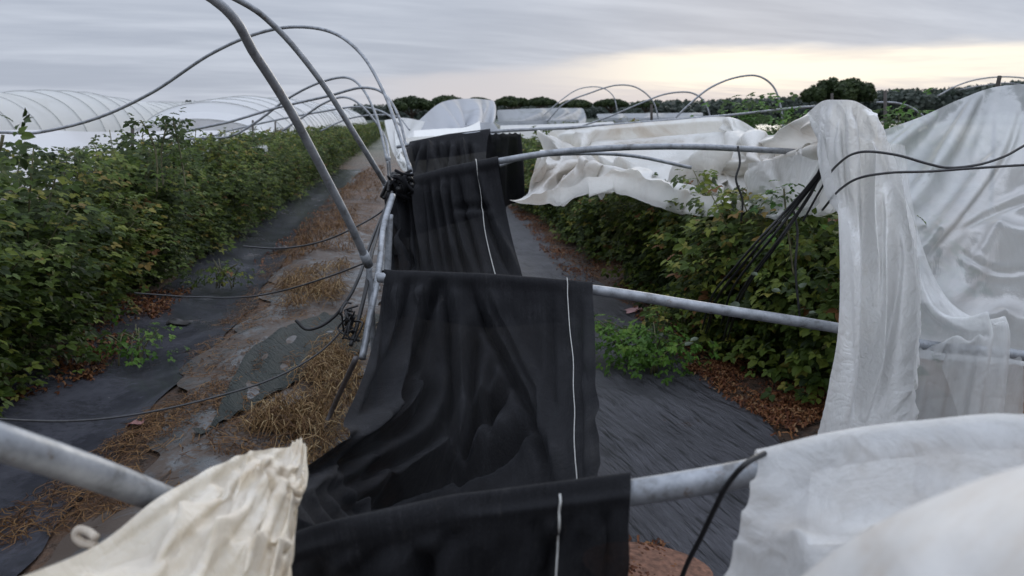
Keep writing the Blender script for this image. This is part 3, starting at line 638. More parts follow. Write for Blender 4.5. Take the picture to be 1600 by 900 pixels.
# vertical hanging drape
gDr = patch([[(1262, 176, 4.7), (1285, 158, 4.45), (1310, 156, 4.3), (1336, 158, 4.25), (1362, 172, 4.3)],
             [(1290, 215, 4.35), (1304, 200, 4.25), (1330, 200, 4.1), (1360, 202, 4.15), (1388, 214, 4.25)],
             [(1306, 300, 4.05), (1325, 300, 3.98), (1355, 300, 3.98), (1385, 300, 4.0), (1418, 300, 4.1)],
             [(1306, 400, 3.86), (1335, 400, 3.83), (1370, 400, 3.83), (1405, 400, 3.86), (1444, 400, 3.93)],
             [(1306, 512, 3.80), (1335, 512, 3.78), (1370, 515, 3.78), (1408, 520, 3.80), (1448, 528, 3.86)],
             [(1292, 610, 3.78), (1325, 612, 3.76), (1365, 612, 3.76), (1402, 612, 3.78), (1438, 612, 3.81)],
             [(1268, 720, 3.78), (1310, 720, 3.76), (1355, 720, 3.76), (1395, 720, 3.78), (1430, 720, 3.81)],
             [(1262, 860, 3.78), (1305, 860, 3.76), (1350, 860, 3.76), (1390, 860, 3.78), (1425, 860, 3.81)]], 96, 66)
pinD = [(0, i) for i in range(66)] + [(j_, 0) for j_ in range(0, 96, 2)] + [(j_, 65) for j_ in range(0, 96, 2)] + [(95, i) for i in range(0, 66, 4)]
gDr = cloth(gDr, 1.06, 1.0, pinD, 40, 9, coll=[cP2], noise_amp=.010, seed=16, bend=.2, bend4=.05)
gDr = crease(fine(gDr), (2, 189), [
    (.030, 8, 1, [(1312, 165), (1322, 260), (1328, 380), (1330, 520), (1320, 720)]), (.045, 9, -1, [(1338, 165), (1350, 240), (1352, 380), (1350, 520), (1336, 720)]),
    (.045, 9, 1, [(1392, 230), (1402, 330), (1400, 440), (1378, 560), (1345, 700)]), (.035, 8, -1, [(1372, 190), (1384, 300), (1378, 420), (1360, 540), (1318, 720)]),
    (.035, 9, -1, [(1402, 250), (1424, 400), (1428, 520), (1410, 700)]), (.02, 6, 1, [(1330, 160), (1368, 230), (1410, 330), (1436, 420)]), (.03, 8, -1, [(1300, 200), (1312, 330), (1313, 520), (1290, 700)])])
tag(grid_mesh('plastic_drape', gDr, PL_WHITE), 'tall milky plastic drape hanging in vertical folds over the pipe', 'plastic sheet')
# mid sheet sagging between peak and left
gE = patch([[(858, 206, 9.6), (950, 196, 9.6), (1050, 188, 9.4), (1140, 183, 9.0), (1200, 211, 7.6), (1245, 188, 6.2), (1285, 160, 4.9), (1305, 156, 4.5)],
            [(838, 240, 8.8), (940, 228, 8.9), (1040, 222, 8.8), (1130, 222, 8.3), (1190, 232, 7.2), (1240, 222, 6.0), (1278, 205, 5.0), (1306, 190, 4.5)],
            [(822, 268, 8.3), (910, 262, 8.2), (1010, 258, 8.0), (1110, 262, 7.6), (1180, 262, 6.8), (1235, 256, 5.9), (1280, 245, 5.1), (1308, 225, 4.6)],
            [(795, 312, 8.0), (880, 290, 7.9), (975, 262, 7.7), (1060, 292, 7.1), (1160, 316, 6.4), (1215, 326, 5.8), (1275, 328, 5.1), (1310, 325, 4.6)]], 44, 110)
gE = cloth(gE, 1.015, 1.04, [(0, i) for i in range(110)] + [(43, i) for i in list(range(0, 110, 7)) + list(range(0, 110, 11))] + [(j, 109) for j in range(0, 44, 5)] + [(22, i) for i in range(0, 110, 22)], 70, 8, noise_amp=.03, seed=17, grav=.002)
gE = crease(fine(gE), (1, 86), [
    (.14, 9, 1, [(1312, 195), (1262, 220), (1200, 246), (1130, 278), (1040, 292)]), (.10, 8, -1, [(1290, 180), (1240, 215), (1180, 240), (1100, 250)]),
    (.14, 8, 1, [(850, 205), (880, 235), (930, 258), (985, 268)]), (.16, 9, -1, [(815, 300), (860, 262), (905, 235), (930, 215)]), (.13, 8, 1, [(850, 300), (890, 272), (940, 262)]),
    (.10, 7, 1, [(960, 262), (1010, 280), (1070, 296), (1150, 312)]), (.08, 6, -1, [(900, 215), (1000, 208), (1100, 200), (1160, 196)]), (.08, 7, 1, [(1150, 225), (1165, 260), (1160, 310)]), (.08, 6, 1, [(1020, 285), (1080, 262), (1150, 250)])])
qE = to_px(gE); stE = np.zeros(gE.shape[:2])
for cx_, cy_, wx, wy, am in ((850, 275, 50, 22, .9), (905, 262, 40, 16, .8), (1060, 222, 16, 6, .6), (1260, 205, 26, 16, .75), (1200, 240, 60, 16, .5), (1100, 270, 60, 16, .45), (1140, 300, 60, 10, .5), (1278, 230, 14, 22, .6)):
    stE = np.maximum(stE, am * np.exp(-((qE[..., 0] - cx_) / wx) ** 2 - ((qE[..., 1] - cy_) / wy) ** 2))
tag(grid_mesh('plastic_sheet', gE, PL_DIRTY, attr=stE.ravel()), 'mud-stained white sheet sagging behind the curved pipe over the right hedge', 'plastic sheet')
# clear skirt below it
gK = patch([[(1168, 255, 6.3), (1230, 245, 5.6), (1306, 225, 4.6)], [(1162, 292, 6.3), (1222, 298, 5.7), (1290, 290, 4.9)], [(1172, 318, 6.25), (1200, 333, 5.9), (1260, 330, 5.2)]], 24, 34)
gK = cloth(gK, 1.03, 1.01, [(0, i) for i in range(34)] + [(23, i) for i in range(0, 34, 6)] + [(j_, 33) for j_ in range(24)], 40, 6, noise_amp=.02, seed=18)
tag(grid_mesh('plastic_sheet', gK, PL_STRAND), 'small clear plastic flap left of the tall drape above the hedge', 'plastic sheet')
# near sheet over the foreground pipe
gN = patch([[(1150, 760, 2.05), (1290, 720, 2.0), (1440, 700, 1.95), (1600, 690, 1.9), (1800, 690, 1.9)],
            [top(p1pts, 1182, .05), top(p1pts, 1300, .05), top(p1pts, 1440, .05), top(p1pts, 1610, .05), top(p1pts, 1800, .05)],
            [(1168, 762, 1.62), (1300, 738, 1.52), (1450, 728, 1.42), (1620, 730, 1.30), (1840, 750, 1.2)],
            [(1150, 830, 1.56), (1290, 812, 1.40), (1450, 806, 1.24), (1640, 812, 1.06), (1880, 830, .92)],
            [(1128, 910, 1.50), (1280, 900, 1.28), (1450, 900, 1.06), (1660, 910, .86), (1950, 940, .72)],
            [(1090, 1080, 1.42), (1270, 1080, 1.15), (1460, 1080, .9), (1700, 1080, .68), (2000, 1100, .6)]], 60, 60)
gN = cloth(gN, 1.01, 1.005, [(0, i) for i in range(0, 60, 6)] + [(12, i) for i in range(0, 60)] + [(59, i) for i in range(0, 60, 5)] + [(j, 59) for j in range(0, 60, 6)] + [(j, 0) for j in range(14, 60, 8)] + [(36, i) for i in range(10, 60, 12)], 24, 8, coll=[cP1], noise_amp=.004, seed=19, grav=.0006)
tag(grid_mesh('plastic_sheet', gN, PL_NEAR), 'thick milky plastic draped over the foreground pipe, lower right corner', 'plastic sheet')
gN2 = patch([[(1180, 960, .98), (1330, 842, .95), (1480, 768, .92), (1640, 718, .88), (1800, 700, .85)], [(1200, 1010, .92), (1350, 900, .85), (1500, 830, .80), (1680, 780, .76), (1850, 760, .74)],
             [(1230, 1090, .86), (1380, 1000, .76), (1540, 930, .70), (1720, 880, .66), (1900, 860, .64)], [(1260, 1200, .8), (1420, 1130, .7), (1600, 1080, .62), (1800, 1040, .58), (2000, 1020, .56)]], 40, 50)
u2, v2 = np.meshgrid(np.linspace(0, 1, 50), np.linspace(0, 1, 40)); gN2[..., 2] += .012 * np.sin(u2 * 17 + v2 * 5) * v2
tag(grid_mesh('plastic_sheet', gN2, mat_plastic('grimy_near_plastic', .88, (.74, .73, .70), .8, (.56, .47, .37), .1, 3, 2.2, rough=.6, gloss=.2)), 'grimy out-of-focus plastic edge closest to the camera, in the lower right corner', 'plastic sheet')
# cream crumpled sheet lower left
nvc, nuc = 60, 70
rowsC = [[(452, 690, 2.02), (462, 681, 2.0), (471, 681, 1.98), (478, 690, 1.96), (476, 702, 1.95)],
         [(395, 697, 1.86), (412, 692, 1.78), (440, 705, 1.74), (462, 735, 1.74), (470, 752, 1.78)],
         [(345, 714, 1.74), (372, 725, 1.64), (410, 755, 1.60), (445, 785, 1.62), (462, 800, 1.68)],
         [(245, 768, 1.56), (300, 790, 1.46), (370, 830, 1.43), (430, 840, 1.48), (458, 850, 1.56)],
         [(150, 840, 1.42), (220, 870, 1.32), (310, 920, 1.28), (400, 920, 1.34), (440, 915, 1.42)],
         [(0, 900, 1.22), (90, 960, 1.12), (230, 1040, 1.08), (350, 1040, 1.14), (420, 1020, 1.25)],
         [(-160, 960, 1.05), (0, 1060, .98), (180, 1180, .95), (330, 1180, 1.0), (410, 1160, 1.1)]]
gCr = patch(rowsC, nvc, nuc)
u = np.linspace(0, 1, nuc)[None]; v = np.linspace(0, 1, nvc)[:, None]
fold = .030 * np.abs(np.sin(5.2 * u * 3.14 + 1.2 * np.sin(v * 3))) ** 1.3 * (.35 + 1.2 * v) + .012 * np.sin(17 * u + 4 * v) * (.3 + v)
fold = fold * np.clip(np.minimum(7 * u, 7 * (1 - u)), 0, 1); gCr[..., 2] += fold - .015
gCr = cloth(gCr, 1.06, 1.03, [(0, i) for i in range(0, nuc, 4)] + [(j, 0) for j in range(nvc)] + [(nvc - 1, i) for i in range(0, nuc, 5)] + [(j, nuc - 1) for j in range(nvc)] + [(j, i) for j in (15, 30, 45) for i in (14, 28, 42, 56)],
            16, 5, noise_amp=.003, seed=21, grav=.0006, floor=False)
gCr = crease(fine(gCr), (2, 117), [(0.0050, 7, 1, [(462, 690), (400, 716), (300, 775), (150, 880)]), (0.0059, 7, 1, [(460, 700), (400, 745), (320, 815), (220, 905)]), (0.0059, 8, -1, [(464, 712), (425, 765), (370, 840), (320, 910)]),
    (0.0050, 7, 1, [(466, 722), (446, 780), (425, 850), (405, 910)]), (0.0034, 5, -1, [(405, 700), (425, 712), (448, 716)]), (0.0034, 5, 1, [(440, 760), (455, 775), (460, 800)]), (0.0029, 5, 1, [(330, 740), (350, 770), (345, 800)])])
qC = to_px(gCr); stC = np.zeros(gCr.shape[:2])
for cx_, cy_, wx, wy, am in ((462, 702, 10, 8, .9), (448, 735, 16, 18, .6), (436, 775, 14, 34, .55), (395, 706, 22, 8, .5), (300, 840, 50, 26, .45), (270, 880, 70, 30, .5), (360, 800, 30, 16, .3), (420, 820, 12, 40, .4)):
    stC = np.maximum(stC, am * np.exp(-((qC[..., 0] - cx_) / wx) ** 2 - ((qC[..., 1] - cy_) / wy) ** 2))
tag(grid_mesh('cream_sheet', gCr, PL_CREAM, attr=stC.ravel()), 'crumpled cream sheeting with brown stains in the lower left foreground', 'sheeting')
tag(tube('twist_tie', PL([(150, 852, 1.5), (128, 848, 1.5), (118, 838, 1.5), (122, 828, 1.5), (136, 830, 1.5), (150, 840, 1.48)]), .008, mat_plain('cream_cord', (.6, .52, .42), .7)), 'small pale curl of twine beside the cream sheeting', 'twine')

# ------------------------------------------------------------------ cables and ropes
def cable(pts, r, label, mat=WIRE, name='cable', cat='cable'):
    o = tube(name, [P(*p) for p in pts], r, mat, seg=8, n=14 * len(pts)); return tag(o, label, cat)
cable([(-60, 650, 3.2), (0, 655, 3.3), (110, 658, 3.5), (210, 648, 3.7), (330, 622, 3.9), (430, 590, 4.1), (500, 550, 4.3), (545, 505, 4.4)], .0055, 'thin wire crossing the lower left from the picture edge to the netting')
cable([(210, 458, 5.4), (300, 464, 5.2), (385, 464, 5.0), (450, 452, 4.8), (520, 430, 4.6), (572, 410, 4.45)], .0055, 'thin wire from the left hedge up to the nearest hoop foot')
cable([(380, 385, 6.4), (440, 388, 6.1), (500, 378, 5.9), (545, 360, 5.8), (590, 335, 5.9), (610, 318, 6.0)], .007, 'thin wire low over the straw behind the nearest hoop')
cable([(613, 300, 5.6), (600, 330, 5.4), (585, 365, 5.1), (572, 400, 4.8), (560, 435, 4.5), (545, 465, 4.4), (525, 492, 4.4), (500, 510, 4.4), (478, 514, 4.4), (462, 500, 4.4)], .010, 'black hose curving down from the netting corner onto the straw', BLACK, 'hose', 'hose')
cable([(612, 305, 5.5), (596, 348, 5.2), (580, 400, 4.7), (572, 450, 4.45), (560, 500, 4.3), (548, 540, 4.2)], .012, 'black rope hanging along the leaning bar', BLACK, 'rope', 'rope')
rk = empty('rope_knot', P(548, 510, 4.25)); tag(rk, 'tangled black rope knot at the left edge of the netting', 'rope')
for k in range(9):
    cx, cy = random.uniform(-9, 9), random.uniform(-25, 25)
    tube('rope_strand', PL([(548 + cx + random.uniform(-14, 14), 510 + cy + random.uniform(-22, 22), 4.25 + random.uniform(-.05, .05)) for _ in range(5)]), .006, BLACK, rk, seg=6)
rk2 = empty('rope_knot', P(620, 292, 5.85)); tag(rk2, 'black bunched netting and rope tied at the second pipe junction', 'rope')
for k in range(14):
    x0, y0 = 618 + random.uniform(-14, 18), 290 + random.uniform(-14, 14)
    tube('rope_strand', PL([(x0 + random.uniform(-18, 18), y0 + random.uniform(-14, 18), 5.8 + random.uniform(-.1, .1)) for _ in range(5)]), random.uniform(.008, .02), NET if k % 2 else BLACK, rk2, seg=6)
# rope bundle at the right
rb = empty('rope_bundle', P(1270, 290, 4.9)); tag(rb, 'thick bundle of black ropes slanting down from the drape peak into the hedge', 'rope')
for k in range(8):
    j = lambda s: random.uniform(-s, s)
    e1, e2 = j(12), j(7)
    tube('rope_strand', PL([(1304 + j(2), 218 + j(3), 4.4), (1289 + j(4) + e1 * .2, 256 + j(2), 4.5), (1268 + e1 * .5, 292 + e2 * .5, 4.6), (1238 + e1 * .9, 332 + e2, 4.7), (1205 + e1 * 1.4, 374 + e2 * 1.2, 4.75), (1165 + e1 * 1.6, 424 + e2 * 1.5, 5.0), (1135 + e1 * 2, 470 + e2 * 2, 5.5), (1120 + e1 * 2, 520 + e2 * 2, 5.9)]), random.uniform(.004, .010), BLACK, rb, seg=6)
cable([(1255, 345, 4.7), (1280, 300, 4.5), (1308, 258, 4.1), (1350, 237, 3.75), (1400, 242, 3.7), (1450, 256, 3.7), (1480, 262, 3.7), (1530, 257, 3.7), (1570, 244, 3.7), (1610, 222, 3.7), (1700, 180, 3.7)], .0065, 'black wire arching over the drape and rising to the right edge')
cable([(1285, 328, 4.4), (1315, 294, 4.0), (1350, 276, 3.72), (1390, 270, 3.68), (1450, 268, 3.68), (1520, 263, 3.68), (1620, 257, 3.68), (1750, 255, 3.68)], .0065, 'black wire running level to the right edge across the big sheet')
cable([(1153, 228, 6.0), (1156, 255, 6.0), (1150, 280, 6.02), (1160, 312, 6.05), (1158, 345, 6.1)], .009, 'short dark string hanging from the curved pipe')
cable([(1195, 708, 1.70), (1165, 725, 1.66), (1140, 752, 1.70), (1118, 792, 1.78), (1095, 840, 1.86), (1070, 890, 1.95), (1050, 960, 2.05), (1040, 1100, 2.2)], .0062, 'black hose looping down over the foreground pipe', BLACK, 'hose', 'hose')
cable([(1240, 330, 5.0), (1246, 360, 5.0), (1243, 420, 5.0), (1250, 500, 5.05)], .008, 'dark vertical string left of the drape in the right hedge')
cable([(820, 262, 8.0), (1000, 268, 7.2), (1180, 292, 6.2)], .004, 'fine line along the lower part of the sagging sheet') if False else None

# ------------------------------------------------------------------ foliage
def leaflet(L, Wd):
    """7-vertex folded leaf blade in local xy, tip +y"""
    v = [(0, 0, 0), (-Wd * .42, L * .30, .10 * L), (0, L * .33, 0), (Wd * .42, L * .30, .10 * L), (-Wd * .36, L * .68, .05 * L), (0, L * .70, -.06 * L), (Wd * .36, L * .68, .05 * L), (0, L, -.16 * L)]
    f = [(0, 2, 1), (0, 3, 2), (1, 2, 5, 4), (2, 3, 6, 5), (4, 5, 7), (5, 6, 7)]
    return np.array(v), f
LV, LF = leaflet(1, .78)
def leaves_geo(pos, tips, nrm, size, tone, compound=True):
    """vectorised: each leaf = 3 leaflets (or 1)"""
    tips = tips / (np.linalg.norm(tips, axis=1)[:, None] + 1e-9); side = np.cross(tips, nrm); side /= np.linalg.norm(side, axis=1)[:, None] + 1e-9
    up = np.cross(side, tips); Vs = []; Fs = []; Ts = []; base = 0; m = len(pos); F0 = LF
    parts = [(0, 1.0, .35), (R(68), .78, .18), (R(-68), .78, .18)] if compound else [(0, 1.0, 0)]
    for ang, sc, offs in parts:
        ca, sa = math.cos(ang), math.sin(ang)
        lv = LV.copy() * sc; lv[:, 1] += offs * 1.0
        x = lv[:, 0] * ca + lv[:, 1] * sa; y = -lv[:, 0] * sa + lv[:, 1] * ca; z = lv[:, 2]
        if ang: y = y + .22
        W = pos[:, None] + size[:, None, None] * (x[None, :, None] * side[:, None] + y[None, :, None] * tips[:, None] + z[None, :, None] * up[:, None])
        Vs.append(W.reshape(-1, 3)); Ts.append(np.repeat(tone, 8))
        idx = (np.arange(m) * 8 + base)
        for f in F0: Fs.append([tuple(r) for r in (idx[:, None] + np.array(f)[None])])
        base += m * 8
    return np.concatenate(Vs), [q for fs in Fs for q in fs], np.concatenate(Ts)
def bush_mesh(seed, w=.62, l=.5, h=1.65, n=900, size=.062, lowgap=.1, tone_shift=0, shoots=3):
    """leaf cloud of one raspberry plant, leaves set in drooping sprays on arching canes"""
    r = np.random.default_rng(seed); pos = []; tip = []; tone = []; canes = []
    nc = 9
    for c in range(nc):
        a = r.uniform(0, 6.28); b0 = np.array([r.uniform(-.12, .12), r.uniform(-l, l) * .6, 0]); hh = h * r.uniform(.72, 1.04)
        if c < shoots: hh = h * r.uniform(1.03, 1.14)
        out = np.array([math.cos(a) * w * r.uniform(.3, .9), math.sin(a) * l * .7, 0])
        tt = np.linspace(0, 1, 9)[:, None]; path = b0 + out * tt ** 1.7 + np.array([0, 0, 1]) * hh * (tt - .10 * tt ** 3 * (0 if c < shoots else 1.4)); canes.append(path)
        k = n // nc // (1 if c >= shoots else 1)
        ti = np.clip(r.beta(1.5, 1.05, k) , lowgap, 1); base = np.stack([np.interp(ti, tt[:, 0], path[:, q]) for q in range(3)], 1)
        rad = np.where(ti > .9, .10, r.uniform(.05, 1, k) ** .6 * .34 * (1 - .35 * ti)); th = r.uniform(0, 6.28, k)
        d = np.stack([np.cos(th) * 1.25, np.sin(th), r.uniform(-.35, .25, k)], 1)
        p = base + d * rad[:, None]; p[:, 2] = np.maximum(p[:, 2], .06)
        pos.append(p); tip.append(d + np.stack([r.normal(0, .4, k), r.normal(0, .4, k), r.uniform(-1.0, .1, k)], 1))
        cl = r.normal(0, .10); tone.append(np.clip(.42 + cl + tone_shift + r.normal(0, .20, k) + .10 * (ti - .5) + (r.random(k) < .022) * r.uniform(.3, .55, k), 0, 1))
    pos = np.concatenate(pos); tip = np.concatenate(tip); tone = np.concatenate(tone)
    out = pos * np.array([1.2, .5, 0]); nrm = out / (np.linalg.norm(out, axis=1)[:, None] + .1) * .7 + np.array([0, 0, 1.0]) + r.normal(0, .38, pos.shape)
    V, Fc, T = leaves_geo(pos, tip, nrm, size * r.uniform(.65, 1.3, len(pos)), tone)
    return V, Fc, T, canes
def build_bush(seed, mat=LEAF, **k):
    V, Fc, T, canes = bush_mesh(seed, **k); root = empty('raspberry_bush')
    mesh_obj('foliage', V, Fc, mat, root, attr=T, smooth=False)
    cv_, cf = [], []
    for c in canes:
        a, b = tube_geo(c, np.linspace(.009, .004, len(c)), 5, base=len(cv_)); cv_ += a; cf += b
    mesh_obj('canes', cv_, cf, CANE, root); return root
used = set()
def place(proto, loc, rz, sc, label, group, key, name=None):
    if key not in used: used.add(key); o = proto; kids = None
    else:
        o = proto.copy(); COL.objects.link(o)
        for ch in list(proto.children):
            c = ch.copy(); COL.objects.link(c); c.parent = o
    o.location = loc; o.rotation_euler = (0, 0, rz); o.scale = sc; tag(o, label, 'bush', group); return o
TALL = [build_bush(100 + i, n=1600, size=.060, h=1.62, tone_shift=(.0, .06, -.05, .03, -.02, .1)[i]) for i in range(6)]
LOW = [build_bush(200 + i, n=1350, size=.074, h=1.28, w=.82, tone_shift=(.0, .08, .13, .04)[i]) for i in range(4)]
for o in TALL + LOW:
    for ch in o.children: ch.matrix_parent_inverse = Matrix.Identity(4)
cnt = 0
def row(protos, x, y0, y1, step, hs, label, group, wob=.12, sx=1.0):
    global cnt; y = y0; i = 0
    while y < y1:
        hk = 1
        q_ = np.linalg.inv(CM) @ np.array([x - .3, y, 1.0, 1]); pxx = 800 + q_[0] / -q_[2] * F
        if x > 3 and pxx > 1300 and -q_[2] < 4.3: y += step; continue
        if (x > 4 and pxx > 1300 and -q_[2] < 7.6) or (x > 3 and pxx > 1300 and -q_[2] < 7): y += step; continue
        hk = .82 if x > 3 and pxx > 1270 and -q_[2] < 7.0 else 1
        k = random.randrange(len(protos)); pr = protos[k]; s = random.uniform(.9, 1.08)
        xx = x + random.uniform(-wob, wob)
        lb, gp = (label, group) if isinstance(label, str) else next((a, b) for lim, a, b in label if y < lim)
        place(pr, (xx, y, float(gz(xx, y)) - .03), random.choice([0, math.pi]) + random.uniform(-.3, .3), (s * sx, s * 1.05, s * hs * hk), lb, gp, (id(protos), k))
        y += step * random.uniform(.85, 1.15) * (1 if y < 14 else 1.35 if y < 34 else 3); i += 1; cnt += 1
row(TALL, -3.28, 1.9, 95, .46, .91, [(3.6, 'raspberry bush in the nearest stretch of the left row, at the left picture edge', 'nearest bushes of the left row'),
    (7.5, 'raspberry bush of the left row beside the straw heap and before the nearest hoop', 'bushes of the left row before the nearest hoop'), (16, 'raspberry bush of the left row seen behind the nearest standing hoop', 'bushes of the left row behind the nearest hoop'),
    (999, 'small looking raspberry bush at the far end of the left row', 'farthest bushes of the left row')], None, .16, 1.32)
if 0: row(TALL, -4.9, 2.6, 30, .75, .97, 'raspberry bush in the second row hidden behind the dense left row', 'raspberry bushes of the second row at left', .25, 1.2)
row(LOW, 3.05, 3.2, 34, .46, 1.0, [(6.8, 'battered raspberry bush of the right row beside the tall drape and rope bundle', 'right row bushes beside the drape'),
    (12, 'low raspberry bush under the middle of the sagging mud-stained sheet', 'right row bushes under the sagging sheet'), (999, 'low raspberry bush in the far end of the right row near the netting', 'farthest bushes of the right row')], None, .2, 1.12)
row(LOW, 4.3, 4.0, 22, .8, 1.15, 'raspberry bush behind the low right row, beside the hanging drape', 'raspberry bushes behind the low right row', .2, 1.2)
row(TALL, 8.6, 12, 46, 1.5, 1.06, 'green bush in the far row beyond the sagging sheet', 'bushes in the far right rows', .4, 1.6)
row(TALL, 15.5, 20, 64, 2.4, 1.0, 'green bush in the farthest row below the distant wood', 'bushes in the farthest right rows', .6, 2.2)
# single plants that stand out
def single(seed, loc, label, mat=LEAF, rz=0, sc=(1, 1, 1), name='raspberry_bush', **k):
    o = build_bush(seed, mat, **k); o.name = name
    for ch in o.children: ch.matrix_parent_inverse = Matrix.Identity(4)
    o.location = loc; o.rotation_euler[2] = rz; o.scale = sc; return tag(o, label, 'bush')
g1 = G(985, 590); single(301, (g1[0] + .15, g1[1] + .25, .0), 'bright green low leafy clump sprawling onto the black ground cloth', LEAFB, n=620, size=.048, h=.48, w=.48, l=.38, shoots=0)
g2 = G(1060, 545); single(302, (g2[0] + .1, g2[1] + .2, .0), 'mid green bush bulging from the right row just behind the bright clump', LEAF, n=520, size=.06, h=.62, w=.5, l=.4, shoots=0, tone_shift=.15)
g3 = G(215, 565); single(303, (g3[0], g3[1], .0), 'small yellowish green shoot lying on the grey film by the left row', LEAFB, n=110, size=.05, h=.30, w=.25, l=.25, shoots=0)
g4 = G(350, 450); single(304, (g4[0], g4[1], .0), 'dark low sprig reaching over the grey film farther along the left row', LEAF, n=110, size=.055, h=.38, w=.35, l=.25, shoots=0)
def shoot(pts, n, size, label, seed, mat=LEAF, tone=.3, spread=.05, name='raspberry_shoot'):
    r = np.random.default_rng(seed); path = catmull(np.array(PL(pts)), 20); root = empty(name, tuple(path[0])); tag(root, label, 'plant')
    ti = r.uniform(.15, 1, n); p = np.stack([np.interp(ti, np.linspace(0, 1, 20), path[:, q]) for q in range(3)], 1)
    d = r.normal(0, 1, (n, 3)); d[:, 2] = d[:, 2] * .4 - .3; p = p + d * spread * r.uniform(.3, 1, (n, 1))
    V, Fc, T = leaves_geo(p, d, np.array([0, 0, 1.0]) + r.normal(0, .4, (n, 3)), size * r.uniform(.6, 1.2, n), np.clip(tone + r.normal(0, .15, n), 0, 1))
    mesh_obj('foliage', V, Fc, mat, root, attr=T, smooth=False); tube('stem', list(path[::4]), .006, CANE, root, seg=6)
shoot([(245, 300, 5.6), (244, 240, 5.6), (225, 195, 5.6), (217, 186, 5.6)], 26, .05, 'thin leafy shoot above the left hedge beside the tallest one', 41)
shoot([(290, 290, 5.8), (280, 230, 5.8), (272, 195, 5.8), (270, 172, 5.8)], 60, .055, 'tallest leafy shoot rising above the left hedge against white plastic', 42, tone=.25, spread=.1)
shoot([(255, 290, 5.7), (252, 240, 5.7), (258, 205, 5.7), (262, 186, 5.7)], 45, .05, 'second leafy shoot close to the tallest one above the left hedge', 43, spread=.09)
shoot([(-40, 330, 2.9), (-20, 260, 2.9), (0, 232, 2.9), (8, 190, 2.9)], 40, .05, 'leafy shoot at the left picture edge above the hedge', 44, tone=.2, spread=.09)
shoot([(1240, 430, 4.9), (1230, 350, 4.9), (1226, 310, 4.9), (1224, 282, 4.9)], 46, .05, 'leafy shoot standing up in front of the clear plastic flap', 45, mat=LEAFB, tone=.3, spread=.08)
shoot([(1150, 230, 11.8), (1165, 190, 11.8), (1170, 165, 11.8), (1160, 155, 11.8)], 140, .10, 'bright green shrub top above the peak of the sagging sheet', 46, mat=LEAFB, tone=.4, spread=.32)
shoot([(1190, 230, 11), (1225, 200, 11), (1235, 185, 11), (1230, 172, 11)], 120, .09, 'green shrub top in the dip between sheet and drape peak', 47, mat=LEAFB, tone=.3, spread=.3)
shoot([(1395, 260, 9), (1398, 210, 9), (1405, 185, 9), (1400, 170, 9)], 160, .08, 'green shrub top beside the dark stake behind the drape', 48, mat=LEAFB, tone=.3, spread=.3)
# loose leaves showing their pale undersides
for (px, py, d, s, an) in ((1152, 482, 4.4, .09, .3), (1092, 528, 4.35, .06, 2.0), (1070, 540, 4.3, .06, -.9), (1184, 430, 4.6, .06, .9), (1034, 525, 4.4, .04, .2), (1220, 455, 4.5, .07, 1.2), (1250, 450, 4.5, .07, -.5), (1275, 488, 4.3, .05, 1.6)):
    p = P(px, py, d); v = LV.copy() * s; th = an; v = np.stack([v[:, 0] * math.cos(th) - v[:, 1] * math.sin(th), v[:, 2], v[:, 0] * math.sin(th) + v[:, 1] * math.cos(th)], 1)
    v[:, :] *= 1; o = mesh_obj('turned_leaf', v * np.array([1, 1, .55]) + p, [f[::-1] for f in LF], mat_plain('pale_leaf_underside', (.17, .21, .15), .6, .15, 30) if 'pale_leaf_underside' not in bpy.data.materials else bpy.data.materials['pale_leaf_underside'])
    tag(o, 'single upturned leaf showing its pale underside in the right hedge', 'leaf', 'upturned pale leaves in the right hedge')
# stakes in the rows
def stake(p0, p1, r, label): tag(tube('wooden_stake', PL([p0, p1]), r, WOOD, seg=6, n=2, smooth_path=False), label, 'stake')
stake((207, 200, 9.8), (207, 420, 9.8), .022, 'thin wooden stake in the left hedge below the wide arching hoop')
stake((395, 188, 17), (396, 300, 17), .022, 'wooden stake in the left hedge behind the nearest hoop')
stake((430, 190, 20), (432, 280, 20), .022, 'darker wooden stake right of the nearest hoop in the left hedge')
stake((98, 252, 7.0), (98, 480, 7.0), .016, 'stake half buried in leaves in the nearest part of the left hedge')
stake((1383, 142, 9.5), (1384, 300, 9.5), .02, 'dark upright stake behind the tall drape near the umbrella pine')
stake((1018, 163, 20), (1018, 205, 20), .035, 'short dark post under the far low hoop')
stake((1300, 146, 30), (1300, 200, 30), .05, 'far thin post left of the umbrella pine')

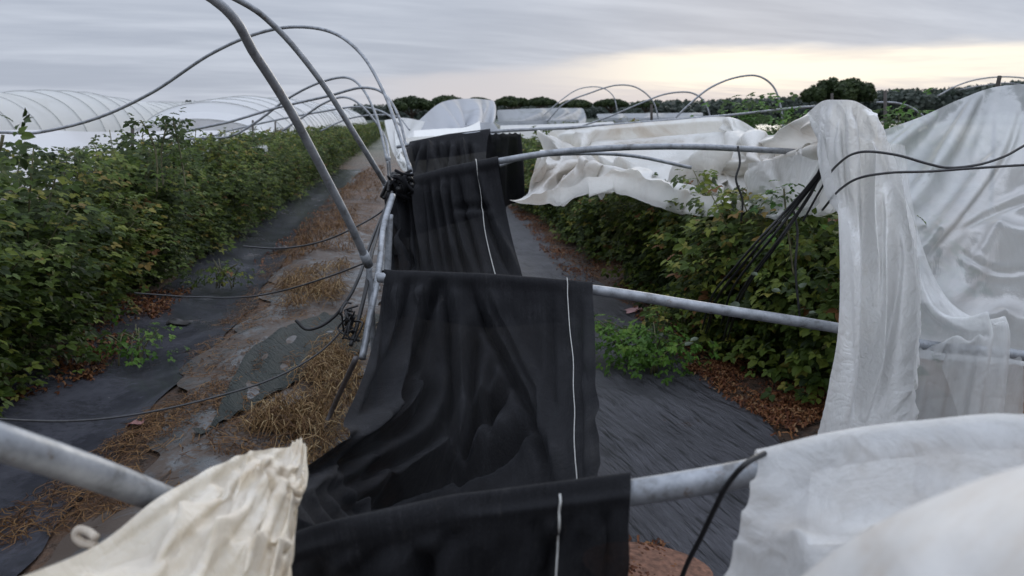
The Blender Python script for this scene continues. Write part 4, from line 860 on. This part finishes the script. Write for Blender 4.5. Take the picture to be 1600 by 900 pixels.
# ------------------------------------------------------------------ straw, litter
def strands(name, regions, n, ln, mat, label, seed, wid=.0022, h=.03, curl=.4, zl=.02, group=None, dirbias=None):
    r = np.random.default_rng(seed); V = []; Fc = []; T = []
    for (poly, frac) in regions:
        m = int(n * frac); q = np.array([[G(*p)[:2] for p in rw] for rw in poly])
        a, b = r.random(m), r.random(m)
        c = (q[0, 0] * ((1 - a) * (1 - b))[:, None] + q[0, 1] * (a * (1 - b))[:, None] + q[1, 0] * ((1 - a) * b)[:, None] + q[1, 1] * (a * b)[:, None]) + r.normal(0, .03, (m, 2))
        th = r.uniform(0, 6.28, m) if dirbias is None else r.normal(dirbias, .5, m)
        L = ln * r.uniform(.3, 1.2, m); tn = r.random(m)
        keep = (np.sin(c[:, 0] * 7 + 2 * np.sin(c[:, 1] * 3.1)) + np.sin(c[:, 1] * 4.7 + c[:, 0] * 2) + r.normal(0, .8, m)) > -.5
        for i in np.where(keep)[0]:
            x, y = c[i]; k = r.normal(0, curl); pts = []
            for s in range(4):
                t_ = s / 3 - .5; an = th[i] + k * t_ * 2
                pts.append((x + math.cos(an) * L[i] * t_, y + math.sin(an) * L[i] * t_, float(gz(x, y)) + zl + h * r.random() * (1 if s in (1, 2) else .4)))
            nx, ny = -math.sin(th[i]) * wid, math.cos(th[i]) * wid; b0 = len(V)
            for p in pts: V += [(p[0] - nx, p[1] - ny, p[2]), (p[0] + nx, p[1] + ny, p[2] + wid * .8)]; T += [tn[i]] * 2
            Fc += [(b0 + 2 * s, b0 + 2 * s + 2, b0 + 2 * s + 3, b0 + 2 * s + 1) for s in range(3)]
    o = mesh_obj(name, V, Fc, mat, attr=T); return tag(o, label, 'straw', None, 'stuff')
strands('straw', [([[(430, 390), (560, 330)], [(240, 640), (540, 560)]], .40), ([[(520, 300), (600, 262)], [(430, 410), (575, 400)]], .45), ([[(240, 640), (540, 560)], [(-100, 850), (420, 800)]], .40)],
        12000, .17, STRAWD, 'brown wet straw scattered over the muddy film between hedge and netting', 51)
strands('dry_grass', [([[(470, 350), (560, 330)], [(450, 420), (560, 400)]], .5), ([[(560, 275), (600, 262)], [(520, 320), (600, 320)]], .5)], 2300, .22, STRAWD, 'rusty brown dry grass between the hedge and the nearest hoop foot', 56, wid=.004, h=.13, curl=.7, zl=.04)
strands('straw_clump', [([[(440, 445), (545, 425)], [(450, 505), (520, 490)]], 1.0)], 1500, .32, STRAW, 'pale heap of long straw beside the black hose', 52, wid=.003, h=.14, curl=.8, zl=.05)
strands('straw_clump', [([[(480, 600), (565, 520)], [(380, 700), (500, 680)]], .5), ([[(500, 560), (575, 500)], [(440, 760), (540, 740)]], .5)], 4200, .26, STRAW, 'golden straw along the left edge of the netting above the cream sheet', 53, wid=.0024, h=.10, curl=.7, zl=.04)
strands('leaf_litter', [([[(1070, 575), (1150, 570)], [(1230, 690), (1340, 640)]], .45), ([[(950, 440), (990, 430)], [(1080, 575), (1150, 560)]], .25), ([[(796, 322), (828, 320)], [(895, 445), (1000, 430)]], .5), ([[(985, 850), (1030, 850)], [(960, 960), (1080, 960)]], .12)],
        9000, .07, LITTER, 'reddish brown leaf litter along the foot of the right hedge', 54, wid=.006, h=.03, curl=.5)
strands('leaf_litter', [([[(570, 262), (600, 258)], [(380, 420), (420, 410)]], .3), ([[(200, 480), (300, 450)], [(0, 640), (150, 590)]], .7)], 2500, .07, LITTER, 'brown leaf litter under the left hedge beside the grey film', 55, wid=.009, h=.03, curl=.5)
def scrap(px, py, s, col, label, seed, h=.03):
    r = np.random.default_rng(seed); c = G(px, py); n = 6; u_, v_ = np.meshgrid(np.linspace(-1, 1, n), np.linspace(-1, 1, n))
    x = c[0] + u_ * s + r.normal(0, s * .12, u_.shape); y = c[1] + v_ * s * .8 + r.normal(0, s * .12, u_.shape); z = gz(x, y) + .03 + np.abs(r.normal(0, h, u_.shape))
    o = grid_mesh('scrap', np.stack([x, y, z], -1), mat_plain('scrap_%d' % seed, col, .5)); tag(o, label, 'litter')
scrap(120, 549, .05, (.55, .55, .55), 'small white scrap at the foot of the left hedge', 61)
scrap(990, 483, .09, (.50, .30, .30), 'pinkish white scrap at the foot of the right hedge under the pipe', 62, .012)
scrap(437, 393, .11, (.03, .018, .018), 'dark clod of debris on the grey film near the straw', 63, .05)
scrap(280, 505, .10, (.02, .018, .018), 'dark wet clod in the middle of the grey film', 64, .02)
scrap(212, 668, .05, (.20, .08, .07), 'reddish clod at the edge of the grey film', 65, .03)
# reddish soil showing through a round hole in the cloth, lower centre
c0 = G(1015, 895); ring = [(c0[0] + .30 * math.cos(a) * (1 + .05 * math.sin(3 * a)), c0[1] + .22 * math.sin(a)) for a in np.linspace(0, 6.283, 33)[:-1]]
V = [(c0[0], c0[1], float(gz(*c0[:2])) + .055)] + [(x, y, float(gz(x, y)) + .045) for x, y in ring]
tag(mesh_obj('soil_patch', V, [(0, i + 1, (i + 1) % 32 + 1) for i in range(32)], mat_plain('red_soil', (.17, .085, .055), .9, .5, 30, bmp=.8)), kind='structure')

# ------------------------------------------------------------------ background
RIBM = mat_plain('pale_rib', (.42, .43, .42), .6)
def tunnel(xc, y0, y1, w, h, label, step=2.6, mat=PL_TUNNEL, seed=0, sagp=.12):
    r = np.random.default_rng(seed); root = empty('polytunnel', (xc, y0, 0)); tag(root, label, 'polytunnel', 'plastic covered tunnels beyond the left hedge')
    ys_ = np.arange(y0, y1 + .01, step / 4); th = np.linspace(0, math.pi, 33); V = []; nt_ = len(th)
    hs = h * (1 + .05 * np.sin(np.arange(len(ys_)) * .13 + seed) + .03 * r.normal(0, 1, len(ys_))) * (.55 + .45 * np.clip((ys_ - y0) / 9, 0, 1) ** .6); cx = xc + .25 * np.sin(ys_ * .11 + seed)
    for j, y in enumerate(ys_):
        dip = 1 - (.018 if j % 4 else -.004) - (.01 if j % 4 == 2 else 0)
        for t_ in th: V.append((cx[j] - math.cos(t_) * w / 2 * dip, y, max(.05, math.sin(t_) ** .8 * hs[j] * dip)))
    Fc = [(j * nt_ + i, j * nt_ + i + 1, (j + 1) * nt_ + i + 1, (j + 1) * nt_ + i) for j in range(len(ys_) - 1) for i in range(nt_ - 1)]
    mesh_obj('cover', V, Fc, mat, root)
    ew = [(cx[0] - math.cos(t_) * w / 2, ys_[0] + .02, max(.0, math.sin(t_) ** .8 * hs[0])) for t_ in th]; ne = 9; EV = []
    for k_ in range(ne):
        for i_, p_ in enumerate(ew): EV.append((p_[0], p_[1] + .10 * math.sin(p_[0] * 5) * math.sin(math.pi * k_ / (ne - 1)), p_[2] * (1 - k_ / (ne - 1))))
    mesh_obj('end_wall', EV, [(a * nt_ + b, a * nt_ + b + 1, (a + 1) * nt_ + b + 1, (a + 1) * nt_ + b) for a in range(ne - 1) for b in range(nt_ - 1)], mat, root)
    for j in range(0, len(ys_), 4)[:40]:
        pts = [(cx[j] - math.cos(t_) * (w / 2 + .04), ys_[j], max(0, math.sin(t_)) ** .8 * (hs[j] + .04)) for t_ in th]
        a, b = tube_geo(np.array(pts), .02, 6); mesh_obj('tunnel_rib', a, b, RIBM, root)
tunnel(-21.8, 20, 120, 6.8, 3.45, 'long grey-white polytunnel at far left behind the hedge', seed=1)
tunnel(-9.6, 38, 120, 7.6, 3.35, 'bright white polytunnel behind the standing hoops', mat=mat_plastic('white_tunnel', 1, (.88, .885, .89), .1, (.6, .6, .56), .2, .6, .25, gloss=.12), seed=2)
tunnel(-29.5, 36, 130, 6.8, 3.3, 'second grey-white polytunnel behind the long one at far left', seed=3)
def bgsheet(ctrl, label, mat=PL_TUNNEL, nv=20, nu=40, gu=1.01, seed=0, name='plastic_sheet'):
    g = patch(ctrl, nv, nu); g = cloth(g, gu, 1.05, [(0, i) for i in range(nu)] + [(nv - 1, i) for i in range(nu)], 24, 5, noise_amp=.02, seed=seed, grav=.004, floor=False)
    tag(grid_mesh(name, g, mat), label, 'plastic sheet')
WH = bpy.data.materials['white_tunnel']
bgsheet([[(-60, 205, 16), (60, 203, 17), (160, 206, 18), (330, 204, 20), (420, 203, 22)], [(-60, 216, 14), (60, 215, 15), (160, 216, 15.5), (330, 214, 18), (420, 213, 20)], [(-60, 240, 12), (60, 238, 12.5), (160, 236, 13), (330, 230, 15), (420, 226, 17)]], 'white collapsed sheet lying behind the left hedge below the grey tunnel', WH, seed=31)
bgsheet([[(650, 192, 24), (690, 160, 26), (735, 154, 28), (772, 157, 30)], [(660, 198, 22), (700, 172, 23), (740, 165, 25), (774, 168, 27)], [(670, 200, 20), (710, 186, 21), (745, 180, 23), (773, 184, 25)], [(680, 206, 18), (715, 200, 19), (748, 192, 21), (772, 192, 23)]], 'billowing grey-white tunnel cover beyond the end of the black netting', mat_plastic('grey_billow', 1, (.56, .58, .62), .4, (.36, .37, .36), .25, .9, .5, gloss=.1), seed=32, nu=44)
bgsheet([[(600, 188, 24), (630, 184, 24), (665, 190, 22)], [(610, 200, 17), (640, 198, 17), (670, 200, 17)], [(630, 216, 13), (650, 214, 13), (680, 212, 13)]], 'pale pinkish sheet end between the farthest hoops and the billowing cover', PL_TUNNEL, seed=33)
CRM = mat_plastic('cream_plastic', 1, (.84, .82, .73), .1, (.5, .45, .35), .4, 3, 1)
bgsheet([[(646, 204, 15), (690, 201, 15), (726, 199, 15), (750, 189, 15)], [(646, 212, 12.5), (692, 208, 12.5), (732, 203, 12.5), (762, 196, 12.5)], [(640, 228, 9.7), (690, 223, 9.7), (730, 216, 9.7), (768, 209, 9.7)]], 'cream white sheet lying at the far end of the black netting', CRM, seed=34)
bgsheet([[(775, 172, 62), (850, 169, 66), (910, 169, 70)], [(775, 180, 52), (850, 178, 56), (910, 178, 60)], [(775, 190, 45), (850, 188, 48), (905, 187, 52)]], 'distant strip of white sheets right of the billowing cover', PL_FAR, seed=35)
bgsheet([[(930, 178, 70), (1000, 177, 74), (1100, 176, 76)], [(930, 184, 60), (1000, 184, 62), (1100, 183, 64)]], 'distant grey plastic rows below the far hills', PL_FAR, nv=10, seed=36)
bgsheet([[(780, 196, 30), (860, 194, 31), (960, 190, 32)], [(770, 202, 26), (860, 200, 27), (960, 196, 28)]], 'narrow pale sheet lying between far green rows', PL_TUNNEL, nv=10, seed=37)

# hills
def hill(name, pts, d, depth, mat):
    """ridge: pts = (px, py) of the skyline at distance d"""
    rows_ = []; xs_ = np.linspace(pts[0][0], pts[-1][0], 160); yy = np.interp(xs_, [p[0] for p in pts], [p[1] for p in pts])
    r = np.random.default_rng(int(d)); V = []
    tops = np.array([P(x, y + r.uniform(-1, 1) * .8, d) for x, y in zip(xs_, yy)])
    prof = [(-depth, 0), (-depth * .4, .55), (0, 1), (depth * .6, .6), (depth * 1.5, 0)]
    for off, f in prof:
        for t_ in tops:
            n_ = np.array([t_[0], t_[1], 0]); n_ /= np.linalg.norm(n_); q = t_ + n_ * off; q[2] = -.5 + (t_[2] + .5) * f; V.append(q)
    Fc = [(j * 160 + i, j * 160 + i + 1, (j + 1) * 160 + i + 1, (j + 1) * 160 + i) for j in range(4) for i in range(159)]
    return tag(mesh_obj(name, V, Fc, mat), kind='structure')
HILL = mat_plain('hazed_hill_grass', (.075, .09, .07), .95, .35, .05, bmp=0)  # grey-green, the fade of distance painted into the hill colour
hill('hills', [(-300, 172), (200, 172), (600, 170), (800, 166), (1000, 167), (1200, 166), (1350, 160), (1500, 158), (1800, 154), (2100, 160)], 520, 160, HILL)
def wood(name, pts, d, n, size, mat, label, seed, spread=40, base=8):
    """far wood: crowns of leaf clumps along a skyline"""
    r = np.random.default_rng(seed); V = []; Fc = []; T = []
    for k in range(n):
        px = r.uniform(pts[0][0], pts[-1][0]); tp = np.interp(px, [p[0] for p in pts], [p[1] for p in pts]) + abs(r.normal(0, 2.0))
        dd = d + r.uniform(-spread, spread); c = P(px, tp, d); c = c * (dd / d); s = size * r.uniform(.6, 1.3)
        topz = CAMZ + (P(px, tp, d)[2] - CAMZ) * dd / d; m = 120; tone_ = r.uniform(.2, .8)
        u_ = r.normal(0, 1, (m, 3)); u_ /= np.linalg.norm(u_, axis=1)[:, None]; q = u_ * r.uniform(.5, 1.25, (m, 1)) * np.array([s, s, s * .75]); q += np.array([c[0], c[1], topz - s * .75])
        nr = u_ + r.normal(0, .5, u_.shape); nr /= np.linalg.norm(nr, axis=1)[:, None]; t1 = np.cross(nr, [0, 0, 1.0]); t1 /= np.linalg.norm(t1, axis=1)[:, None] + 1e-6; t2 = np.cross(nr, t1); ls = s * .17
        for i in range(m):
            b = len(V); V += [q[i] - t1[i] * ls, q[i] - t2[i] * ls * .8, q[i] + t1[i] * ls, q[i] + t2[i] * ls * .8]; Fc.append((b, b + 1, b + 2, b + 3)); T += [min(1, max(0, tone_ + r.normal(0, .12) ))] * 4
    return tag(mesh_obj(name, V, Fc, mat, attr=T, smooth=False), label, 'wood', None, 'stuff')
wood('far_wood', [(1000, 160), (1080, 160), (1180, 156), (1240, 153), (1300, 155), (1400, 141), (1480, 142), (1560, 132), (1640, 128), (1760, 126)], 330, 620, 6.0, FARLEAF, 'hazy grey green wood along the skyline at right', 71)
wood('far_wood', [(560, 165), (700, 163), (850, 163), (900, 164), (1100, 162)], 430, 380, 6.0, FARLEAF, 'low distant wood behind the umbrella pines at centre', 72, 30)
def umbrella_pine(px, ptop, d, wpx, hpx, seed, label, group=None, leaf=None, mat=PINE):
    r = np.random.default_rng(seed); t_ = P(px, ptop, d); root = empty('umbrella_pine', (t_[0], t_[1], 0)); tag(root, label, 'tree', group)
    Wd = wpx * d / F / 2; Hh = hpx * d / F; top_ = t_[2]; zb = top_ - Hh; leaf = leaf or Wd * .055
    V = []; Fc = []; T = []; nl = 44
    for l in range(nl):
        a = r.uniform(0, 6.28); rr = Wd * .84 * math.sqrt(r.uniform(0, 1)); lx, ly = t_[0] + math.cos(a) * rr, t_[1] + math.sin(a) * rr
        hz_ = (1 - (rr / Wd) ** 2); lz = zb + Hh * (.14 + .52 * hz_); s = np.array([Wd * .20, Wd * .20, Hh * .34]) * (.55 + .5 * hz_); tn = r.uniform(.2, .75); m = 170
        u_ = r.normal(0, 1, (m, 3)); u_ /= np.linalg.norm(u_, axis=1)[:, None]; q = u_ * r.uniform(.6, 1.08, (m, 1)) * s + np.array([lx, ly, lz])
        nr = u_ + r.normal(0, .5, u_.shape); nr /= np.linalg.norm(nr, axis=1)[:, None]; t1 = np.cross(nr, [0, 0, 1.0]); t1 /= np.linalg.norm(t1, axis=1)[:, None] + 1e-6; t2 = np.cross(nr, t1)
        for i in range(m):
            b = len(V); V += [q[i] - t1[i] * leaf, q[i] - t2[i] * leaf * .7, q[i] + t1[i] * leaf, q[i] + t2[i] * leaf * .7]; Fc.append((b, b + 1, b + 2, b + 3)); T += [min(1, max(0, tn + r.normal(0, .12)))] * 4
    mesh_obj('crown', V, Fc, mat, root, attr=T, smooth=False)
    tv, tf = tube_geo(np.array([(t_[0], t_[1], -.2), (t_[0] + .1, t_[1], zb * .5), (t_[0], t_[1], zb + Hh * .3)]), np.array([.32, .26, .2]) * Wd / 4, 8)
    for k in range(6):
        a = k * 1.05; e = (t_[0] + math.cos(a) * Wd * .6, t_[1] + math.sin(a) * Wd * .6, zb + Hh * .45)
        x, y = tube_geo(np.array([(t_[0], t_[1], zb * .72), ((t_[0] + e[0]) / 2, (t_[1] + e[1]) / 2, zb + .05 * Hh), e]), np.array([.14, .1, .05]) * Wd / 4, 6, base=len(tv)); tv += x; tf += y
    mesh_obj('trunk', tv, tf, BARK, root)
umbrella_pine(1316, 121, 90, 124, 40, 81, 'big dark umbrella pine standing alone above the drape peak')
for k, (px, tp, wp, hp, nm) in enumerate([(642, 150, 84, 24, 'leftmost broad umbrella pine just right of the standing hoops'), (700, 149, 70, 20, 'umbrella pine above the left shoulder of the billowing cover'), (748, 152, 60, 16, 'umbrella pine mostly hidden behind the top of the billowing cover'),
     (800, 150, 66, 18, 'umbrella pine just right of the billowing cover'), (846, 151, 56, 16, 'umbrella pine behind the foot of the faint far hoops'), (900, 155, 60, 14, 'low umbrella pine under the far arched hoops at centre'), (955, 154, 60, 14, 'low umbrella pine under the crown of the far arched hoop'), (1010, 157, 50, 12, 'last small umbrella pine at the right of the distant row')]):
    umbrella_pine(px, tp, 150 + 12 * k, wp, hp, 90 + k, nm, 'row of distant umbrella pines')
def cypress(px, tp, bp, d, seed):
    r = np.random.default_rng(seed); t_ = P(px, tp, d); Hh = (bp - tp) * d / F; root = empty('conifer', (t_[0], t_[1], 0)); tag(root, 'small dark conifer in the far row between the two white tunnels', 'tree', 'far conifers between the white tunnels')
    V = []; Fc = []; T = []; m = 420; z = t_[2] - r.uniform(0, 1, m) ** .8 * (t_[2]); f = (t_[2] - z) / max(t_[2], .1); a = r.uniform(0, 6.28, m); rr = (.15 + f * .9) * Hh * .28 * r.uniform(.6, 1.1, m); ls = Hh * .09
    for i in range(m):
        c = np.array([t_[0] + math.cos(a[i]) * rr[i], t_[1] + math.sin(a[i]) * rr[i], z[i]]); d1 = r.normal(0, 1, 3); d1 /= np.linalg.norm(d1); d2 = np.cross(d1, r.normal(0, 1, 3)); d2 /= np.linalg.norm(d2)
        b = len(V); V += [c - d1 * ls, c - d2 * ls * .7, c + d1 * ls, c + d2 * ls * .7]; Fc.append((b, b + 1, b + 2, b + 3)); T += [r.uniform(.2, .7)] * 4
    mesh_obj('crown', V, Fc, FARLEAF, root, attr=T, smooth=False); tv, tf = tube_geo(np.array([(t_[0], t_[1], -.1), (t_[0], t_[1], t_[2] * .8)]), np.array([.14, .05]), 6); mesh_obj('trunk', tv, tf, BARK, root)
for k in range(10): cypress(287 + k * 5.4 + random.uniform(-1.5, 1.5), 157 + k * .9 + random.uniform(-2, 5), 182, 150, 120 + k)
